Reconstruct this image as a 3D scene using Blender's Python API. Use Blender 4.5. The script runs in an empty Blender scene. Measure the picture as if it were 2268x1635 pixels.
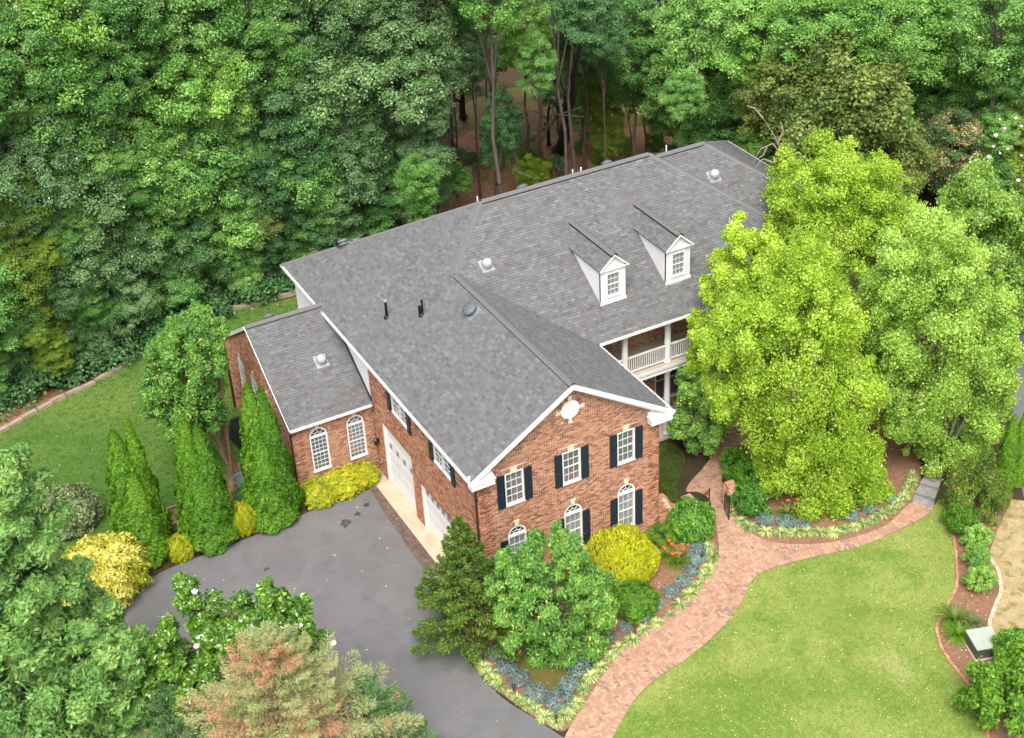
import bpy, math, random
import numpy as np
from mathutils import Vector, Matrix
random.seed(7); rng = np.random.default_rng(7)
scene = bpy.context.scene
COL = scene.collection

# ------------------------------------------------------------------ camera, light, exposure
YAW, PITCH, ROLL = 1.1075, 0.582, -0.0551
CAMP = np.array([-19.3924, -42.3808, 42.2642])
def cam_axes():
    cy, sy, cp, sp = math.cos(YAW), math.sin(YAW), math.cos(PITCH), math.sin(PITCH)
    f = np.array([cy*cp, sy*cp, -sp]); r = np.array([sy, -cy, 0.0]); u = np.cross(r, f)
    return r*math.cos(ROLL)+u*math.sin(ROLL), -r*math.sin(ROLL)+u*math.cos(ROLL), f
AX_R, AX_U, AX_F = cam_axes()
cd = bpy.data.cameras.new('camera'); cam = bpy.data.objects.new('camera', cd); COL.objects.link(cam)
cam.matrix_world = Matrix(((AX_R[0], AX_U[0], -AX_F[0], CAMP[0]), (AX_R[1], AX_U[1], -AX_F[1], CAMP[1]), (AX_R[2], AX_U[2], -AX_F[2], CAMP[2]), (0, 0, 0, 1)))
cd.sensor_fit = 'HORIZONTAL'; cd.sensor_width = 36.0; cd.lens = 36.0*3558.1/2425.0
cd.clip_start = 0.5; cd.clip_end = 2000
scene.camera = cam

SUN_EL = math.radians(58); SUN_DIR = np.array([-0.42, -0.70])           # the side the light comes from
SUN_AZ = math.atan2(SUN_DIR[0], SUN_DIR[1])
world = bpy.data.worlds.new('World'); scene.world = world; world.use_nodes = True
wn = world.node_tree; wn.nodes.clear()
wo = wn.nodes.new('ShaderNodeOutputWorld'); bg = wn.nodes.new('ShaderNodeBackground'); sk = wn.nodes.new('ShaderNodeTexSky')
sk.sky_type = 'NISHITA'; sk.sun_disc = False; sk.sun_elevation = SUN_EL; sk.sun_rotation = SUN_AZ
sk.air_density = 1.0; sk.dust_density = 6.0; sk.ozone_density = 0.6
bg.inputs[1].default_value = 0.15
hz = wn.nodes.new('ShaderNodeHueSaturation'); hz.inputs['Saturation'].default_value = .35      # thin overcast whitens the sky
wn.links.new(sk.outputs[0], hz.inputs['Color']); wn.links.new(hz.outputs[0], bg.inputs[0]); wn.links.new(bg.outputs[0], wo.inputs[0])
sd = bpy.data.lights.new('sun', 'SUN'); sd.energy = 1.0; sd.angle = math.radians(32); sd.color = (1.0, 0.965, 0.90)
so = bpy.data.objects.new('sun', sd); COL.objects.link(so); so.location = (0, -20, 60)
hv = SUN_DIR/np.linalg.norm(SUN_DIR)
so.rotation_euler = Vector((hv[0]*math.cos(SUN_EL), hv[1]*math.cos(SUN_EL), math.sin(SUN_EL))).to_track_quat('Z', 'Y').to_euler()
vs = scene.view_settings; vs.view_transform = 'Standard'; vs.look = 'None'; vs.gamma = 1.0; vs.exposure = 1.05
try: vs.use_curve_mapping = False
except Exception: pass

# ------------------------------------------------------------------ survey helpers: sight lines of the photograph met with a plane of the place
FD = 3558.1*2268/2425
def ray(px, py): return AX_R*((px-1134)/FD) - AX_U*((py-817.5)/FD) + AX_F
def at(px, py, z=0.0):
    d = ray(px, py); t = (z-CAMP[2])/d[2]; return CAMP+d*t
def atS(x, y, z=0.0): return at(x*0.93526, y*0.93526, z)
def dist_px(p): return float(np.dot(np.asarray(p)-CAMP, AX_F))
HF = AX_F.copy(); HF[2] = 0; HF /= np.linalg.norm(HF)
def on_wall_through(base, px, py, off=0.0):
    d = ray(px, py); t = (np.dot(base-CAMP, HF)+off)/np.dot(d, HF); return CAMP+d*t

# ------------------------------------------------------------------ tagging
def tag(o, label=None, cat=None, group=None, kind=None):
    if label: o['label'] = label
    if cat: o['category'] = cat
    if group: o['group'] = group
    if kind: o['kind'] = kind
    return o
def empty(name, loc=(0, 0, 0), rz=0.0, parent=None):
    o = bpy.data.objects.new(name, None); o.empty_display_size = 0.3; COL.objects.link(o)
    o.location = loc; o.rotation_euler = (0, 0, rz)
    if parent: o.parent = parent
    return o
def put(name, mesh, mat=None, parent=None, loc=None, rz=None, scale=None, mw=None):
    o = bpy.data.objects.new(name, mesh); COL.objects.link(o)
    if parent: o.parent = parent
    if mw is not None: o.matrix_local = mw
    if loc is not None: o.location = loc
    if rz is not None: o.rotation_euler = (0, 0, rz)
    if scale is not None: o.scale = scale
    if mat is not None:
        if not mesh.materials: mesh.materials.append(mat)
        elif mesh.materials[0] != mat:
            o.material_slots[0].link = 'OBJECT'; o.material_slots[0].material = mat
    return o
def copy_tree(o, parent=None):
    c = o.copy(); COL.objects.link(c)
    if parent: c.parent = parent
    for ch in list(o.children): copy_tree(ch, c)
    return c

def mesh_np(name, V, F, tone=None, smooth=False):
    V = np.asarray(V, np.float32); F = np.asarray(F, np.int32); n = F.shape[1]
    me = bpy.data.meshes.new(name); me.vertices.add(len(V)); me.vertices.foreach_set('co', V.ravel())
    me.loops.add(F.size); me.loops.foreach_set('vertex_index', F.ravel())
    me.polygons.add(len(F)); me.polygons.foreach_set('loop_start', np.arange(0, F.size, n, dtype=np.int32))
    me.update(calc_edges=True)
    if tone is not None:
        a = me.attributes.new('tone', 'FLOAT', 'FACE'); a.data.foreach_set('value', np.asarray(tone, np.float32))
    if smooth: me.polygons.foreach_set('use_smooth', np.ones(len(F), bool))
    return me

class MB:
    def __init__(s): s.v = []; s.f = []; s.t = []
    def face(s, pts, tone=0.5):
        b = len(s.v); s.v += [tuple(map(float, p)) for p in pts]; s.f.append(tuple(range(b, b+len(pts)))); s.t.append(tone)
    def hexa(s, p, tone=0.5, skip=()):           # p: 8 corners, bottom ring then top ring, anticlockwise seen from above
        b = len(s.v); s.v += [tuple(map(float, q)) for q in p]
        fs = [(0, 3, 2, 1), (4, 5, 6, 7), (0, 1, 5, 4), (1, 2, 6, 5), (2, 3, 7, 6), (3, 0, 4, 7)]
        for i, f in enumerate(fs):
            if i in skip: continue
            s.f.append(tuple(b+k for k in f)); s.t.append(tone)
    def box(s, x0, x1, y0, y1, z0, z1, tone=0.5, skip=()):
        s.hexa([(x0, y0, z0), (x1, y0, z0), (x1, y1, z0), (x0, y1, z0), (x0, y0, z1), (x1, y0, z1), (x1, y1, z1), (x0, y1, z1)], tone, skip)
    def bar(s, a, b, w, h, up=(0, 0, 1), tone=0.5):   # box from a to b; w across, h along up, centred
        a = Vector(a); b = Vector(b); d = (b-a).normalized(); u = Vector(up); x = d.cross(u).normalized(); u = x.cross(d).normalized()
        x *= w/2; u *= h/2
        s.hexa([a-x-u, a+x-u, b+x-u, b-x-u, a-x+u, a+x+u, b+x+u, b-x+u], tone)
    def tube(s, a, b, r0, r1, n=8, tone=0.5, caps=True):
        a = Vector(a); b = Vector(b); d = (b-a)
        if d.length < 1e-6: return
        d.normalize(); u = Vector((0, 0, 1)) if abs(d.z) < .9 else Vector((1, 0, 0)); x = d.cross(u).normalized(); y = d.cross(x)
        k = len(s.v)
        for c, r in ((a, r0), (b, r1)):
            for i in range(n):
                t = 2*math.pi*i/n; s.v.append(tuple(c+x*(r*math.cos(t))+y*(r*math.sin(t))))
        for i in range(n):
            j = (i+1) % n; s.f.append((k+i, k+j, k+n+j, k+n+i)); s.t.append(tone)
        if caps: s.f.append(tuple(k+i for i in range(n))[::-1]); s.t.append(tone); s.f.append(tuple(k+n+i for i in range(n))); s.t.append(tone)
    def lathe(s, prof, n=16, c=(0, 0, 0), tone=0.5):
        k = len(s.v)
        for r, z in prof:
            for i in range(n):
                t = 2*math.pi*i/n; s.v.append((c[0]+r*math.cos(t), c[1]+r*math.sin(t), c[2]+z))
        for m in range(len(prof)-1):
            for i in range(n):
                j = (i+1) % n; s.f.append((k+m*n+i, k+m*n+j, k+(m+1)*n+j, k+(m+1)*n+i)); s.t.append(tone)
    def mesh(s, name, smooth=False):
        me = bpy.data.meshes.new(name); me.from_pydata(s.v, [], s.f); me.update()
        a = me.attributes.new('tone', 'FLOAT', 'FACE'); a.data.foreach_set('value', np.array(s.t, np.float32))
        if smooth: me.polygons.foreach_set('use_smooth', np.ones(len(s.f), bool))
        return me
    def build(s, name, mat, parent=None, smooth=False, **k): return put(name, s.mesh(name, smooth), mat, parent, **k)

# ------------------------------------------------------------------ materials
def new_mat(name):
    m = bpy.data.materials.new(name); m.use_nodes = True; nt = m.node_tree; nt.nodes.clear()
    out = nt.nodes.new('ShaderNodeOutputMaterial'); b = nt.nodes.new('ShaderNodeBsdfPrincipled'); nt.links.new(b.outputs[0], out.inputs[0])
    return m, nt, b, out
def N(nt, t, **k):
    n = nt.nodes.new(t)
    for a, v in k.items(): setattr(n, a, v)
    return n
def ramp(nt, src, stops, interp='LINEAR'):
    r = N(nt, 'ShaderNodeValToRGB'); r.color_ramp.interpolation = interp; e = r.color_ramp.elements
    while len(e) < len(stops): e.new(0.5)
    for i, (p, c) in enumerate(stops): e[i].position = p; e[i].color = (c[0], c[1], c[2], 1)
    nt.links.new(src, r.inputs[0]); return r.outputs[0]
def noise(nt, scale, detail=4, rough=.6, coord='Object', dist=0.0):
    tc = N(nt, 'ShaderNodeTexCoord'); n = N(nt, 'ShaderNodeTexNoise'); n.inputs['Scale'].default_value = scale
    n.inputs['Detail'].default_value = detail; n.inputs['Roughness'].default_value = rough; n.inputs['Distortion'].default_value = dist
    nt.links.new(tc.outputs[coord], n.inputs['Vector']); return n.outputs['Fac']
def mix(nt, f, a, b, mode='MIX'):
    m = N(nt, 'ShaderNodeMix', data_type='RGBA', blend_type=mode)
    for sock, v in ((m.inputs[0], f), (m.inputs[6], a), (m.inputs[7], b)):
        if isinstance(v, bpy.types.NodeSocket): nt.links.new(v, sock)
        elif isinstance(v, (int, float)): sock.default_value = v
        else: sock.default_value = (v[0], v[1], v[2], 1)
    return m.outputs[2]
def bump(nt, b, h, strength=.4, dist=.02):
    n = N(nt, 'ShaderNodeBump'); n.inputs['Strength'].default_value = strength; n.inputs['Distance'].default_value = dist
    nt.links.new(h, n.inputs['Height']); nt.links.new(n.outputs[0], b.inputs['Normal'])
def attr(nt): a = N(nt, 'ShaderNodeAttribute', attribute_name='tone'); return a.outputs['Fac']
def simple(name, col, rough=.6, var=.12, scale=6, metal=0.0, spec=.4, bmp=0.0):
    m, nt, b, o = new_mat(name); f = noise(nt, scale, 5)
    c = ramp(nt, f, [(.3, [x*(1-var) for x in col]), (.7, [min(1, x*(1+var)) for x in col])])
    nt.links.new(c, b.inputs['Base Color']); b.inputs['Roughness'].default_value = rough; b.inputs['Metallic'].default_value = metal
    b.inputs['Specular IOR Level'].default_value = spec
    if bmp: bump(nt, b, noise(nt, scale*8, 6, .7), bmp)
    return m
def leaf(name, stops, rough=.5, trans=.3, objvar=.22, patch=None, spec=.35):
    m, nt, b, out = new_mat(name); c = ramp(nt, attr(nt), stops)
    if patch:                                   # (colour, noise scale, low, high): whole sprays of another colour
        f = noise(nt, patch[1], 2, .5); r = ramp(nt, f, [(patch[2], (0, 0, 0)), (patch[3], (1, 1, 1))]); c = mix(nt, r, c, patch[0])
    oi = N(nt, 'ShaderNodeObjectInfo'); mr = N(nt, 'ShaderNodeMapRange'); mr.inputs['To Min'].default_value = 1-objvar; mr.inputs['To Max'].default_value = 1+objvar
    nt.links.new(oi.outputs['Random'], mr.inputs['Value'])
    hs = N(nt, 'ShaderNodeHueSaturation'); nt.links.new(c, hs.inputs['Color']); nt.links.new(mr.outputs[0], hs.inputs['Value'])
    mr2 = N(nt, 'ShaderNodeMapRange'); mr2.inputs['To Min'].default_value = .512; mr2.inputs['To Max'].default_value = .488
    nt.links.new(oi.outputs['Random'], mr2.inputs['Value']); nt.links.new(mr2.outputs[0], hs.inputs['Hue'])
    nt.links.new(hs.outputs[0], b.inputs['Base Color']); b.inputs['Roughness'].default_value = rough; b.inputs['Specular IOR Level'].default_value = spec
    t = N(nt, 'ShaderNodeBsdfTranslucent'); nt.links.new(mix(nt, 1.0, hs.outputs[0], (1.25, 1.3, .75), 'MULTIPLY'), t.inputs[0])
    ms = N(nt, 'ShaderNodeMixShader'); ms.inputs[0].default_value = trans
    nt.links.new(b.outputs[0], ms.inputs[1]); nt.links.new(t.outputs[0], ms.inputs[2]); nt.links.new(ms.outputs[0], out.inputs[0]); return m

def brickmat(name, stops):
    m, nt, b, o = new_mat(name); c = ramp(nt, attr(nt), stops); f = noise(nt, 1.3, 4); g = noise(nt, 45, 4, .7)
    c = mix(nt, ramp(nt, f, [(.35, (0, 0, 0)), (.75, (.22, .22, .22))]), c, (.62, .42, .32))
    c = mix(nt, ramp(nt, g, [(.3, (0, 0, 0)), (.8, (.4, .4, .4))]), c, (.28, .13, .085))
    nt.links.new(c, b.inputs['Base Color']); b.inputs['Roughness'].default_value = .85; b.inputs['Specular IOR Level'].default_value = .25
    return m
M = {}
M['brick'] = brickmat('brick_faces', [(0, (.12, .055, .04)), (.12, (.20, .075, .045)), (.3, (.33, .135, .075)), (.6, (.46, .21, .112)), (.85, (.53, .265, .15)), (1, (.58, .38, .25))])
M['mortar'] = simple('mortar', (.66, .55, .43), .9, .12, 3)
M['paver'] = brickmat('path_bricks', [(0, (.17, .14, .125)), (.13, (.22, .15, .12)), (.16, (.31, .175, .12)), (.6, (.38, .225, .155)), (1, (.46, .295, .205))])
M['joint'] = simple('path_sand', (.34, .22, .16), .95, .2, 8)
M['white'] = simple('white_trim', (.72, .72, .71), .45, .03, 3)
M['siding'] = simple('white_siding', (.70, .695, .69), .6, .03, 2)
M['key'] = simple('cream_keystone', (.66, .56, .42), .8, .1, 9)
M['shutter'] = simple('navy_shutter', (.010, .022, .034), .4, .2, 8)
M['dark'] = simple('dark_metal', (.015, .015, .017), .4, .2, 8, spec=.5)
M['brown'] = simple('dark_brown_downspout', (.055, .024, .020), .4, .15, 5)
M['conc'] = simple('pale_concrete', (.46, .375, .275), .9, .15, 1.7, bmp=.15)
M['interior'] = simple('dim_interior', (.09, .09, .10), .9, .2, 2)
M['screen'] = simple('grey_window_screen', (.22, .215, .23), .7, .12, 3)
M['blind'] = simple('white_window_blind', (.52, .53, .52), .8, .08, 2)
M['galv'] = simple('galvanised_metal', (.42, .44, .45), .35, .12, 7, metal=.55)
M['ventgrey'] = simple('painted_grey_vent', (.10, .12, .125), .5, .15, 7)
M['black'] = simple('black_pipe', (.006, .007, .010), .35, .2, 8)
M['deckfloor'] = simple('tan_porch_floor', (.42, .36, .29), .8, .08, 2)
M['wood'] = simple('weathered_plank', (.27, .19, .13), .85, .25, 8)
M['boxgreen'] = simple('dull_green_enamel', (.065, .08, .06), .5, .1, 4)
M['boxtop'] = simple('pale_green_enamel', (.34, .37, .31), .5, .07, 4)
M['stone'] = simple('edging_stone', (.33, .25, .18), .95, .25, 3, bmp=.3)
M['slate'] = simple('grey_step_stone', (.24, .23, .225), .9, .2, 4, bmp=.3)
M['bark'] = simple('tree_bark', (.10, .075, .06), .95, .35, 9, bmp=.5)
M['barkpale'] = simple('pale_bark', (.30, .23, .19), .9, .3, 9, bmp=.4)
M['barkdark'] = simple('dark_bark', (.028, .022, .020), .95, .3, 9, bmp=.5)
M['barktan'] = simple('smooth_tan_bark', (.19, .115, .07), .8, .3, 6)
M['petal'] = simple('white_petal', (.82, .80, .76), .6, .03, 8)
M['orange'] = simple('orange_petal', (.80, .085, .018), .6, .25, 12)
M['deadleaf'] = leaf('scattered_yellow_leaf', [(0, (.62, .42, .03)), (.6, (.70, .55, .10)), (1, (.72, .62, .40))], .6, .1, .0)
M['drleaf'] = leaf('scattered_tan_leaf', [(0, (.62, .25, .10)), (.6, (.60, .36, .20)), (1, (.70, .60, .46))], .6, .1, .0)
def m_glass():
    m, nt, b, out = new_mat('window_glass'); t = N(nt, 'ShaderNodeBsdfTransparent'); g = N(nt, 'ShaderNodeBsdfGlossy'); g.inputs['Roughness'].default_value = .03
    t.inputs[0].default_value = (.86, .88, .9, 1); ms = N(nt, 'ShaderNodeMixShader'); ms.inputs[0].default_value = .13; nt.links.new(t.outputs[0], ms.inputs[1]); nt.links.new(g.outputs[0], ms.inputs[2]); nt.links.new(ms.outputs[0], out.inputs[0]); return m
M['glass'] = m_glass(); M['flash'] = simple('grey_flashing', (.30, .31, .33), .5, .1, 5, metal=.3)
def m_shingle():
    m, nt, b, o = new_mat('asphalt_shingle')
    c = ramp(nt, attr(nt), [(0, (.030, .031, .034)), (.10, (.062, .062, .068)), (.25, (.083, .079, .081)), (.42, (.112, .098, .098)), (.55, (.108, .113, .117)), (.8, (.138, .150, .153)), (1, (.185, .202, .205))])
    f = noise(nt, .45, 3); c = mix(nt, ramp(nt, f, [(.4, (0, 0, 0)), (.7, (.3, .3, .3))]), c, (.115, .112, .115))
    g = noise(nt, 90, 2); c = mix(nt, .2, c, ramp(nt, g, [(.35, (.07, .07, .07)), (.65, (.26, .26, .26))]), 'MIX')
    nt.links.new(c, b.inputs['Base Color']); b.inputs['Roughness'].default_value = .88; b.inputs['Specular IOR Level'].default_value = .3; return m
M['shingle'] = m_shingle()
M['cap'] = simple('ridge_cap_shingle', (.14, .137, .14), .85, .3, 2.5)
def ground_mat(name, layers, rough=.95, b_scale=30, b_str=.4, b_dist=.03):
    """layers: (base colour) then (noise scale, low, high, colour, detail)"""
    m, nt, b, o = new_mat(name); c = None
    for i, L in enumerate(layers):
        if i == 0: base = L; continue
        f = ramp(nt, noise(nt, L[0], L[4] if len(L) > 4 else 5, .65, dist=.3), [(L[1], (0, 0, 0)), (L[2], (1, 1, 1))])
        c = mix(nt, f, c if c is not None else base, L[3])
    nt.links.new(c, b.inputs['Base Color']); b.inputs['Roughness'].default_value = rough; b.inputs['Specular IOR Level'].default_value = .2
    bump(nt, b, noise(nt, b_scale, 6, .75), b_str, b_dist); return m
M['floor'] = ground_mat('forest_floor', [(.045, .032, .018), (.25, .45, .62, (.07, .043, .024)), (6, .5, .65, (.02, .035, .010)), (14, .6, .72, (.13, .075, .04))], b_dist=.1, b_scale=6)
M['litter'] = ground_mat('leaf_litter', [(.22, .11, .06), (3.5, .42, .6, (.31, .16, .09)), (9, .52, .64, (.07, .04, .022)), (18, .58, .68, (.36, .21, .13)), (.35, .56, .66, (.10, .12, .03))], b_dist=.08, b_scale=9)
M['mulch'] = ground_mat('bark_mulch', [(.20, .105, .065), (5, .4, .62, (.27, .15, .095)), (22, .52, .66, (.11, .055, .035)), (40, .6, .7, (.42, .28, .19))], b_dist=.05, b_scale=25)
M['lawn'] = ground_mat('front_lawn_grass', [(.125, .195, .030), (.16, .40, .60, (.25, .29, .075), 3), (.6, .50, .66, (.11, .20, .028), 5), (4, .5, .72, (.23, .31, .075), 5), (.33, .57, .74, (.33, .33, .13), 5), (1.8, .60, .74, (.12, .20, .03), 6), (30, .52, .75, (.07, .12, .016), 4)], b_scale=45, b_str=.6)
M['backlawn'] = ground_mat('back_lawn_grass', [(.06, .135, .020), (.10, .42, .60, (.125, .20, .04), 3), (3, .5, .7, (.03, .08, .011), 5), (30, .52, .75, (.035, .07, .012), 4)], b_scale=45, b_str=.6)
M['courtlawn'] = ground_mat('courtyard_grass', [(.10, .115, .02), (1.2, .4, .6, (.06, .09, .014), 4), (30, .52, .75, (.04, .06, .01), 4)], b_scale=45, b_str=.6)  # courtyard grass, a browner green than the front and back lawns
M['drygrass'] = ground_mat('dry_grass', [(.34, .26, .13), (1.5, .42, .62, (.42, .33, .19), 5), (2.5, .50, .64, (.19, .18, .05), 5), (25, .52, .7, (.16, .12, .055), 4)], b_scale=35, b_str=.7)
M['asphalt'] = ground_mat('asphalt', [(.132, .131, .132), (.30, .40, .64, (.162, .159, .160), 5), (1.1, .50, .72, (.114, .112, .114), 7), (60, .5, .75, (.10, .097, .105), 3), (.9, .62, .74, (.165, .155, .158), 6), (110, .66, .74, (.25, .24, .24), 2)], b_scale=120, b_str=.35, b_dist=.01, rough=.85)
M['stain'] = ground_mat('oily_stain', [(.05, .042, .042), (4, .4, .6, (.09, .075, .075))])
M['edge'] = ground_mat('dirty_seam', [(.085, .065, .055), (3, .4, .6, (.15, .10, .075)), (14, .55, .7, (.22, .15, .11))])
M['moss'] = ground_mat('mossy_groundcover', [(.13, .095, .025), (2.5, .4, .6, (.085, .10, .02)), (25, .5, .7, (.17, .12, .045))], b_scale=40, b_str=.8)
M['grout'] = simple('pale_grout', (.50, .38, .30), .9, .12, 8)

# ------------------------------------------------------------------ ground
def smooth_poly(pts, k=5, closed=True):
    P = [np.array(p, float) for p in pts]; n = len(P); out = []
    for i in range(n if closed else n-1):
        if closed: a, b, c, d = P[(i-1) % n], P[i], P[(i+1) % n], P[(i+2) % n]
        else: a, b, c, d = P[max(i-1, 0)], P[i], P[i+1], P[min(i+2, n-1)]
        for j in range(k):
            t = j/k; out.append(.5*((2*b)+(-a+c)*t+(2*a-5*b+4*c-d)*t*t+(-a+3*b-3*c+d)*t**3))
    if not closed: out.append(P[-1])
    return out
def G(pts): return [tuple(at(*p)[:2]) for p in pts]
def sheet(name, pts, z, mat, k=4, kind='structure', label=None, parent=None, smooth=True):
    w = smooth_poly(pts, k) if smooth and k > 1 else pts
    mb = MB(); 
    from mathutils.geometry import tessellate_polygon
    v = [Vector((p[0], p[1], 0)) for p in w]; tr = tessellate_polygon([v])
    mb.v = [(p[0], p[1], z) for p in w]
    for t in tr:
        a, b, c = (v[i] for i in t)
        mb.f.append(tuple(t) if (b-a).cross(c-a).z > 0 else tuple(t)[::-1]); mb.t.append(.5)
    o = mb.build(name, mat, parent); return tag(o, label, kind=kind) if not parent else o
def inside(x, y, poly):
    x = np.asarray(x); y = np.asarray(y); r = np.zeros(x.shape, bool); n = len(poly); j = n-1
    for i in range(n):
        xi, yi = poly[i][0], poly[i][1]; xj, yj = poly[j][0], poly[j][1]
        if yi != yj: r ^= ((yi > y) != (yj > y)) & (x < (xj-xi)*(y-yi)/(yj-yi)+xi)
        j = i
    return r
gm = MB(); gm.box(-320, 380, -220, 480, -1.0, 0.0); tag(gm.build('ground', M['floor']), 'dark leaf-strewn forest floor under the trees', kind='structure')
sheet('leaf_litter', G([(880, 470), (900, 360), (1010, 330), (1030, 285), (1500, 270), (1560, 330), (1500, 420), (1300, 520), (1000, 600)]), .012, M['litter'], label='brown fallen leaves covering the clearing behind the roof')
sheet('clearing_grass', G([(1010, 285), (1040, 225), (1180, 190), (1420, 200), (1500, 262), (1300, 292), (1120, 290)]), .02, ground_mat('clearing_grass', [(.09, .085, .022), (.5, .42, .6, (.14, .085, .045)), (8, .5, .7, (.05, .05, .015))]), label='rough grass between the trunks beyond the clearing')
LAWN_B = G([(-260, 1120), (0, 962), (110, 900), (220, 845), (330, 780), (480, 702), (560, 680), (680, 650), (900, 560), (900, 760), (800, 1000), (600, 1140), (470, 1195), (380, 1235), (240, 1300), (60, 1420), (-300, 1500)])
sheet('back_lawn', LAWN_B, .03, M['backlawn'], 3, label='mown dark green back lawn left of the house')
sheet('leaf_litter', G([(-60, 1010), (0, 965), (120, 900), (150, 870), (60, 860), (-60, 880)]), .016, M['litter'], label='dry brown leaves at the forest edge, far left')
FRONT = G([(1355, 1640), (1398, 1562), (1455, 1505), (1525, 1458), (1592, 1400), (1640, 1340), (1664, 1290), (1705, 1262), (1800, 1236), (1905, 1213), (1985, 1178), (2045, 1148), (2070, 1120), (2085, 1112), (2108, 1170), (2117, 1240), (2117, 1300), (2097, 1345), (2075, 1388), (2086, 1440), (2128, 1500), (2165, 1550), (2185, 1640), (2180, 1800), (1800, 1950), (1300, 1850)])
sheet('front_lawn', FRONT, .03, M['lawn'], 3, label='mown front lawn scattered with yellow leaves')
DRIVE = G([(-150, 1800), (60, 1500), (250, 1345), (330, 1285), (400, 1250), (520, 1205), (620, 1165), (700, 1128), (790, 1095), (833, 1088), (870, 1135), (945, 1245), (985, 1310), (1010, 1400), (1040, 1470), (1110, 1545), (1180, 1590), (1255, 1640), (1500, 1800), (1300, 2100), (300, 2000)])
sheet('driveway', DRIVE, .036, M['asphalt'], 3, label='grey asphalt driveway in front of the garage doors')
sheet('driveway_seam', [(-1.02, 9.7), (-.66, 10.4), (-.66, 1.2), (-1.15, .6), (-1.25, 4.5)], .044, M['edge'], 3, label='dirty brown seam between driveway and garage apron')
ap = MB(); ap.box(-.66, .35, .9, 10.83, -.1, .075); ap.box(-.1, .35, .5, .9, -.1, .07)
tag(ap.build('garage_apron', M['conc']), 'pale tan concrete apron along the garage wall', kind='structure')
for k, (c, s) in enumerate((((765, 1160), 16), ((792, 1140), 9), ((812, 1120), 7), ((430, 1290), 6), ((590, 1262), 7))):
    p0 = at(*c); pts = [(p0[0]+s*.021*math.cos(t)*random.uniform(.5, 1.25), p0[1]+s*.021*math.sin(t)*random.uniform(.4, 1.2)) for t in np.linspace(0, 2*math.pi, 13)[:-1]]
    sheet('asphalt_stain', pts, .043, M['stain'], 2, label='dark stain on the asphalt driveway')
BED1 = G([(1010, 1370), (1060, 1300), (1160, 1230), (1458, 1140), (1500, 1120), (1580, 1135), (1590, 1230), (1560, 1285), (1510, 1335), (1450, 1385), (1400, 1425), (1345, 1485), (1305, 1545), (1262, 1612), (1225, 1615), (1120, 1545), (1045, 1470)])
sheet('mulch_bed', BED1, .040, M['mulch'], 3, label='brown mulch bed between driveway, house and brick path')
sheet('moss_patch', G([(1160, 1450), (1270, 1440), (1310, 1490), (1280, 1540), (1200, 1530), (1150, 1500)]), .052, M['moss'], 4, label='brownish ground cover patch in the point of the mulch bed')
BED2 = G([(1608, 1118), (1640, 1172), (1700, 1205), (1780, 1212), (1860, 1204), (1960, 1170), (2018, 1112), (2040, 1040), (1990, 900), (1800, 880), (1720, 930), (1640, 1010), (1605, 1070)])
sheet('mulch_bed', BED2, .018, M['mulch'], 3, label='brown mulch bed under the lime green birches')
sheet('mulch_bed', [(8.42, .1), (8.42, 5.9), (9.2, 5.9), (9.1, 3.5), (9.15, 1.2)], .016, M['mulch'], 1, label='narrow dark mulch strip along the wing behind the gate')
sheet('courtyard_lawn', [(9.0, .25), (9.05, 3.2), (9.6, 5.2), (12.5, 5.6), (12.6, 4.2), (11.4, 2.9), (10.5, 1.6), (10.1, .45)], .022, M['courtlawn'], 4, label='small lawn behind the scrolled brick wall')
BED3 = G([(2085, 1110), (2110, 1170), (2119, 1240), (2119, 1300), (2099, 1345), (2077, 1388), (2088, 1440), (2130, 1500), (2167, 1550), (2190, 1640), (2330, 1640), (2300, 1500), (2215, 1440), (2192, 1385), (2214, 1310), (2190, 1230), (2240, 1100), (2236, 1010), (2150, 1020)])
sheet('mulch_bed', BED3, .022, M['mulch'], 3, label='curved mulch bed with brick edging right of the lawn')
sheet('dry_grass', G([(2180, 1230), (2216, 1310), (2196, 1385), (2218, 1440), (2300, 1500), (2600, 1500), (2600, 1150), (2268, 1110), (2236, 1120)]), .016, M['drygrass'], 3, label='straw coloured dry grass beside the right bed')
sheet('road', G([(2225, 870), (2243, 940), (2250, 1010), (2262, 1080), (2330, 1180), (2700, 1200), (2700, 700), (2200, 760)]), .030, M['asphalt'], 3, label='asphalt road at the right edge')

# path
PATH_L = [(1240, 1660), (1262, 1612), (1305, 1545), (1345, 1485), (1400, 1425), (1450, 1385), (1510, 1335), (1560, 1285), (1590, 1230), (1588, 1180), (1576, 1140), (1572, 1110), (1548, 1092), (1520, 1090), (1530, 1068), (1560, 1035), (1590, 990), (1612, 955), (1650, 900), (1700, 850)]
PATH_R = [(1345, 1660), (1398, 1562), (1455, 1505), (1525, 1458), (1592, 1400), (1640, 1340), (1664, 1290), (1705, 1262), (1800, 1236), (1905, 1213), (1985, 1178), (2045, 1148), (2066, 1126), (2022, 1112), (1960, 1166), (1860, 1199), (1780, 1207), (1702, 1200), (1642, 1166), (1610, 1120), (1602, 1080), (1600, 1055), (1625, 1010), (1700, 950), (1780, 880)]
def dens(pts, k=4): return smooth_poly([at(*p)[:2] for p in pts], k, False)
pl_, pr_ = dens(PATH_L), dens(PATH_R)
PATH = [tuple(p) for p in pl_]+[tuple(p) for p in pr_[::-1]]
path = empty('brick_path', (0, 0, 0)); tag(path, 'curving herringbone brick path through the front garden', kind='structure')
sheet('path_bed', PATH, .045, M['joint'], 1, parent=path, smooth=False)
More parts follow.
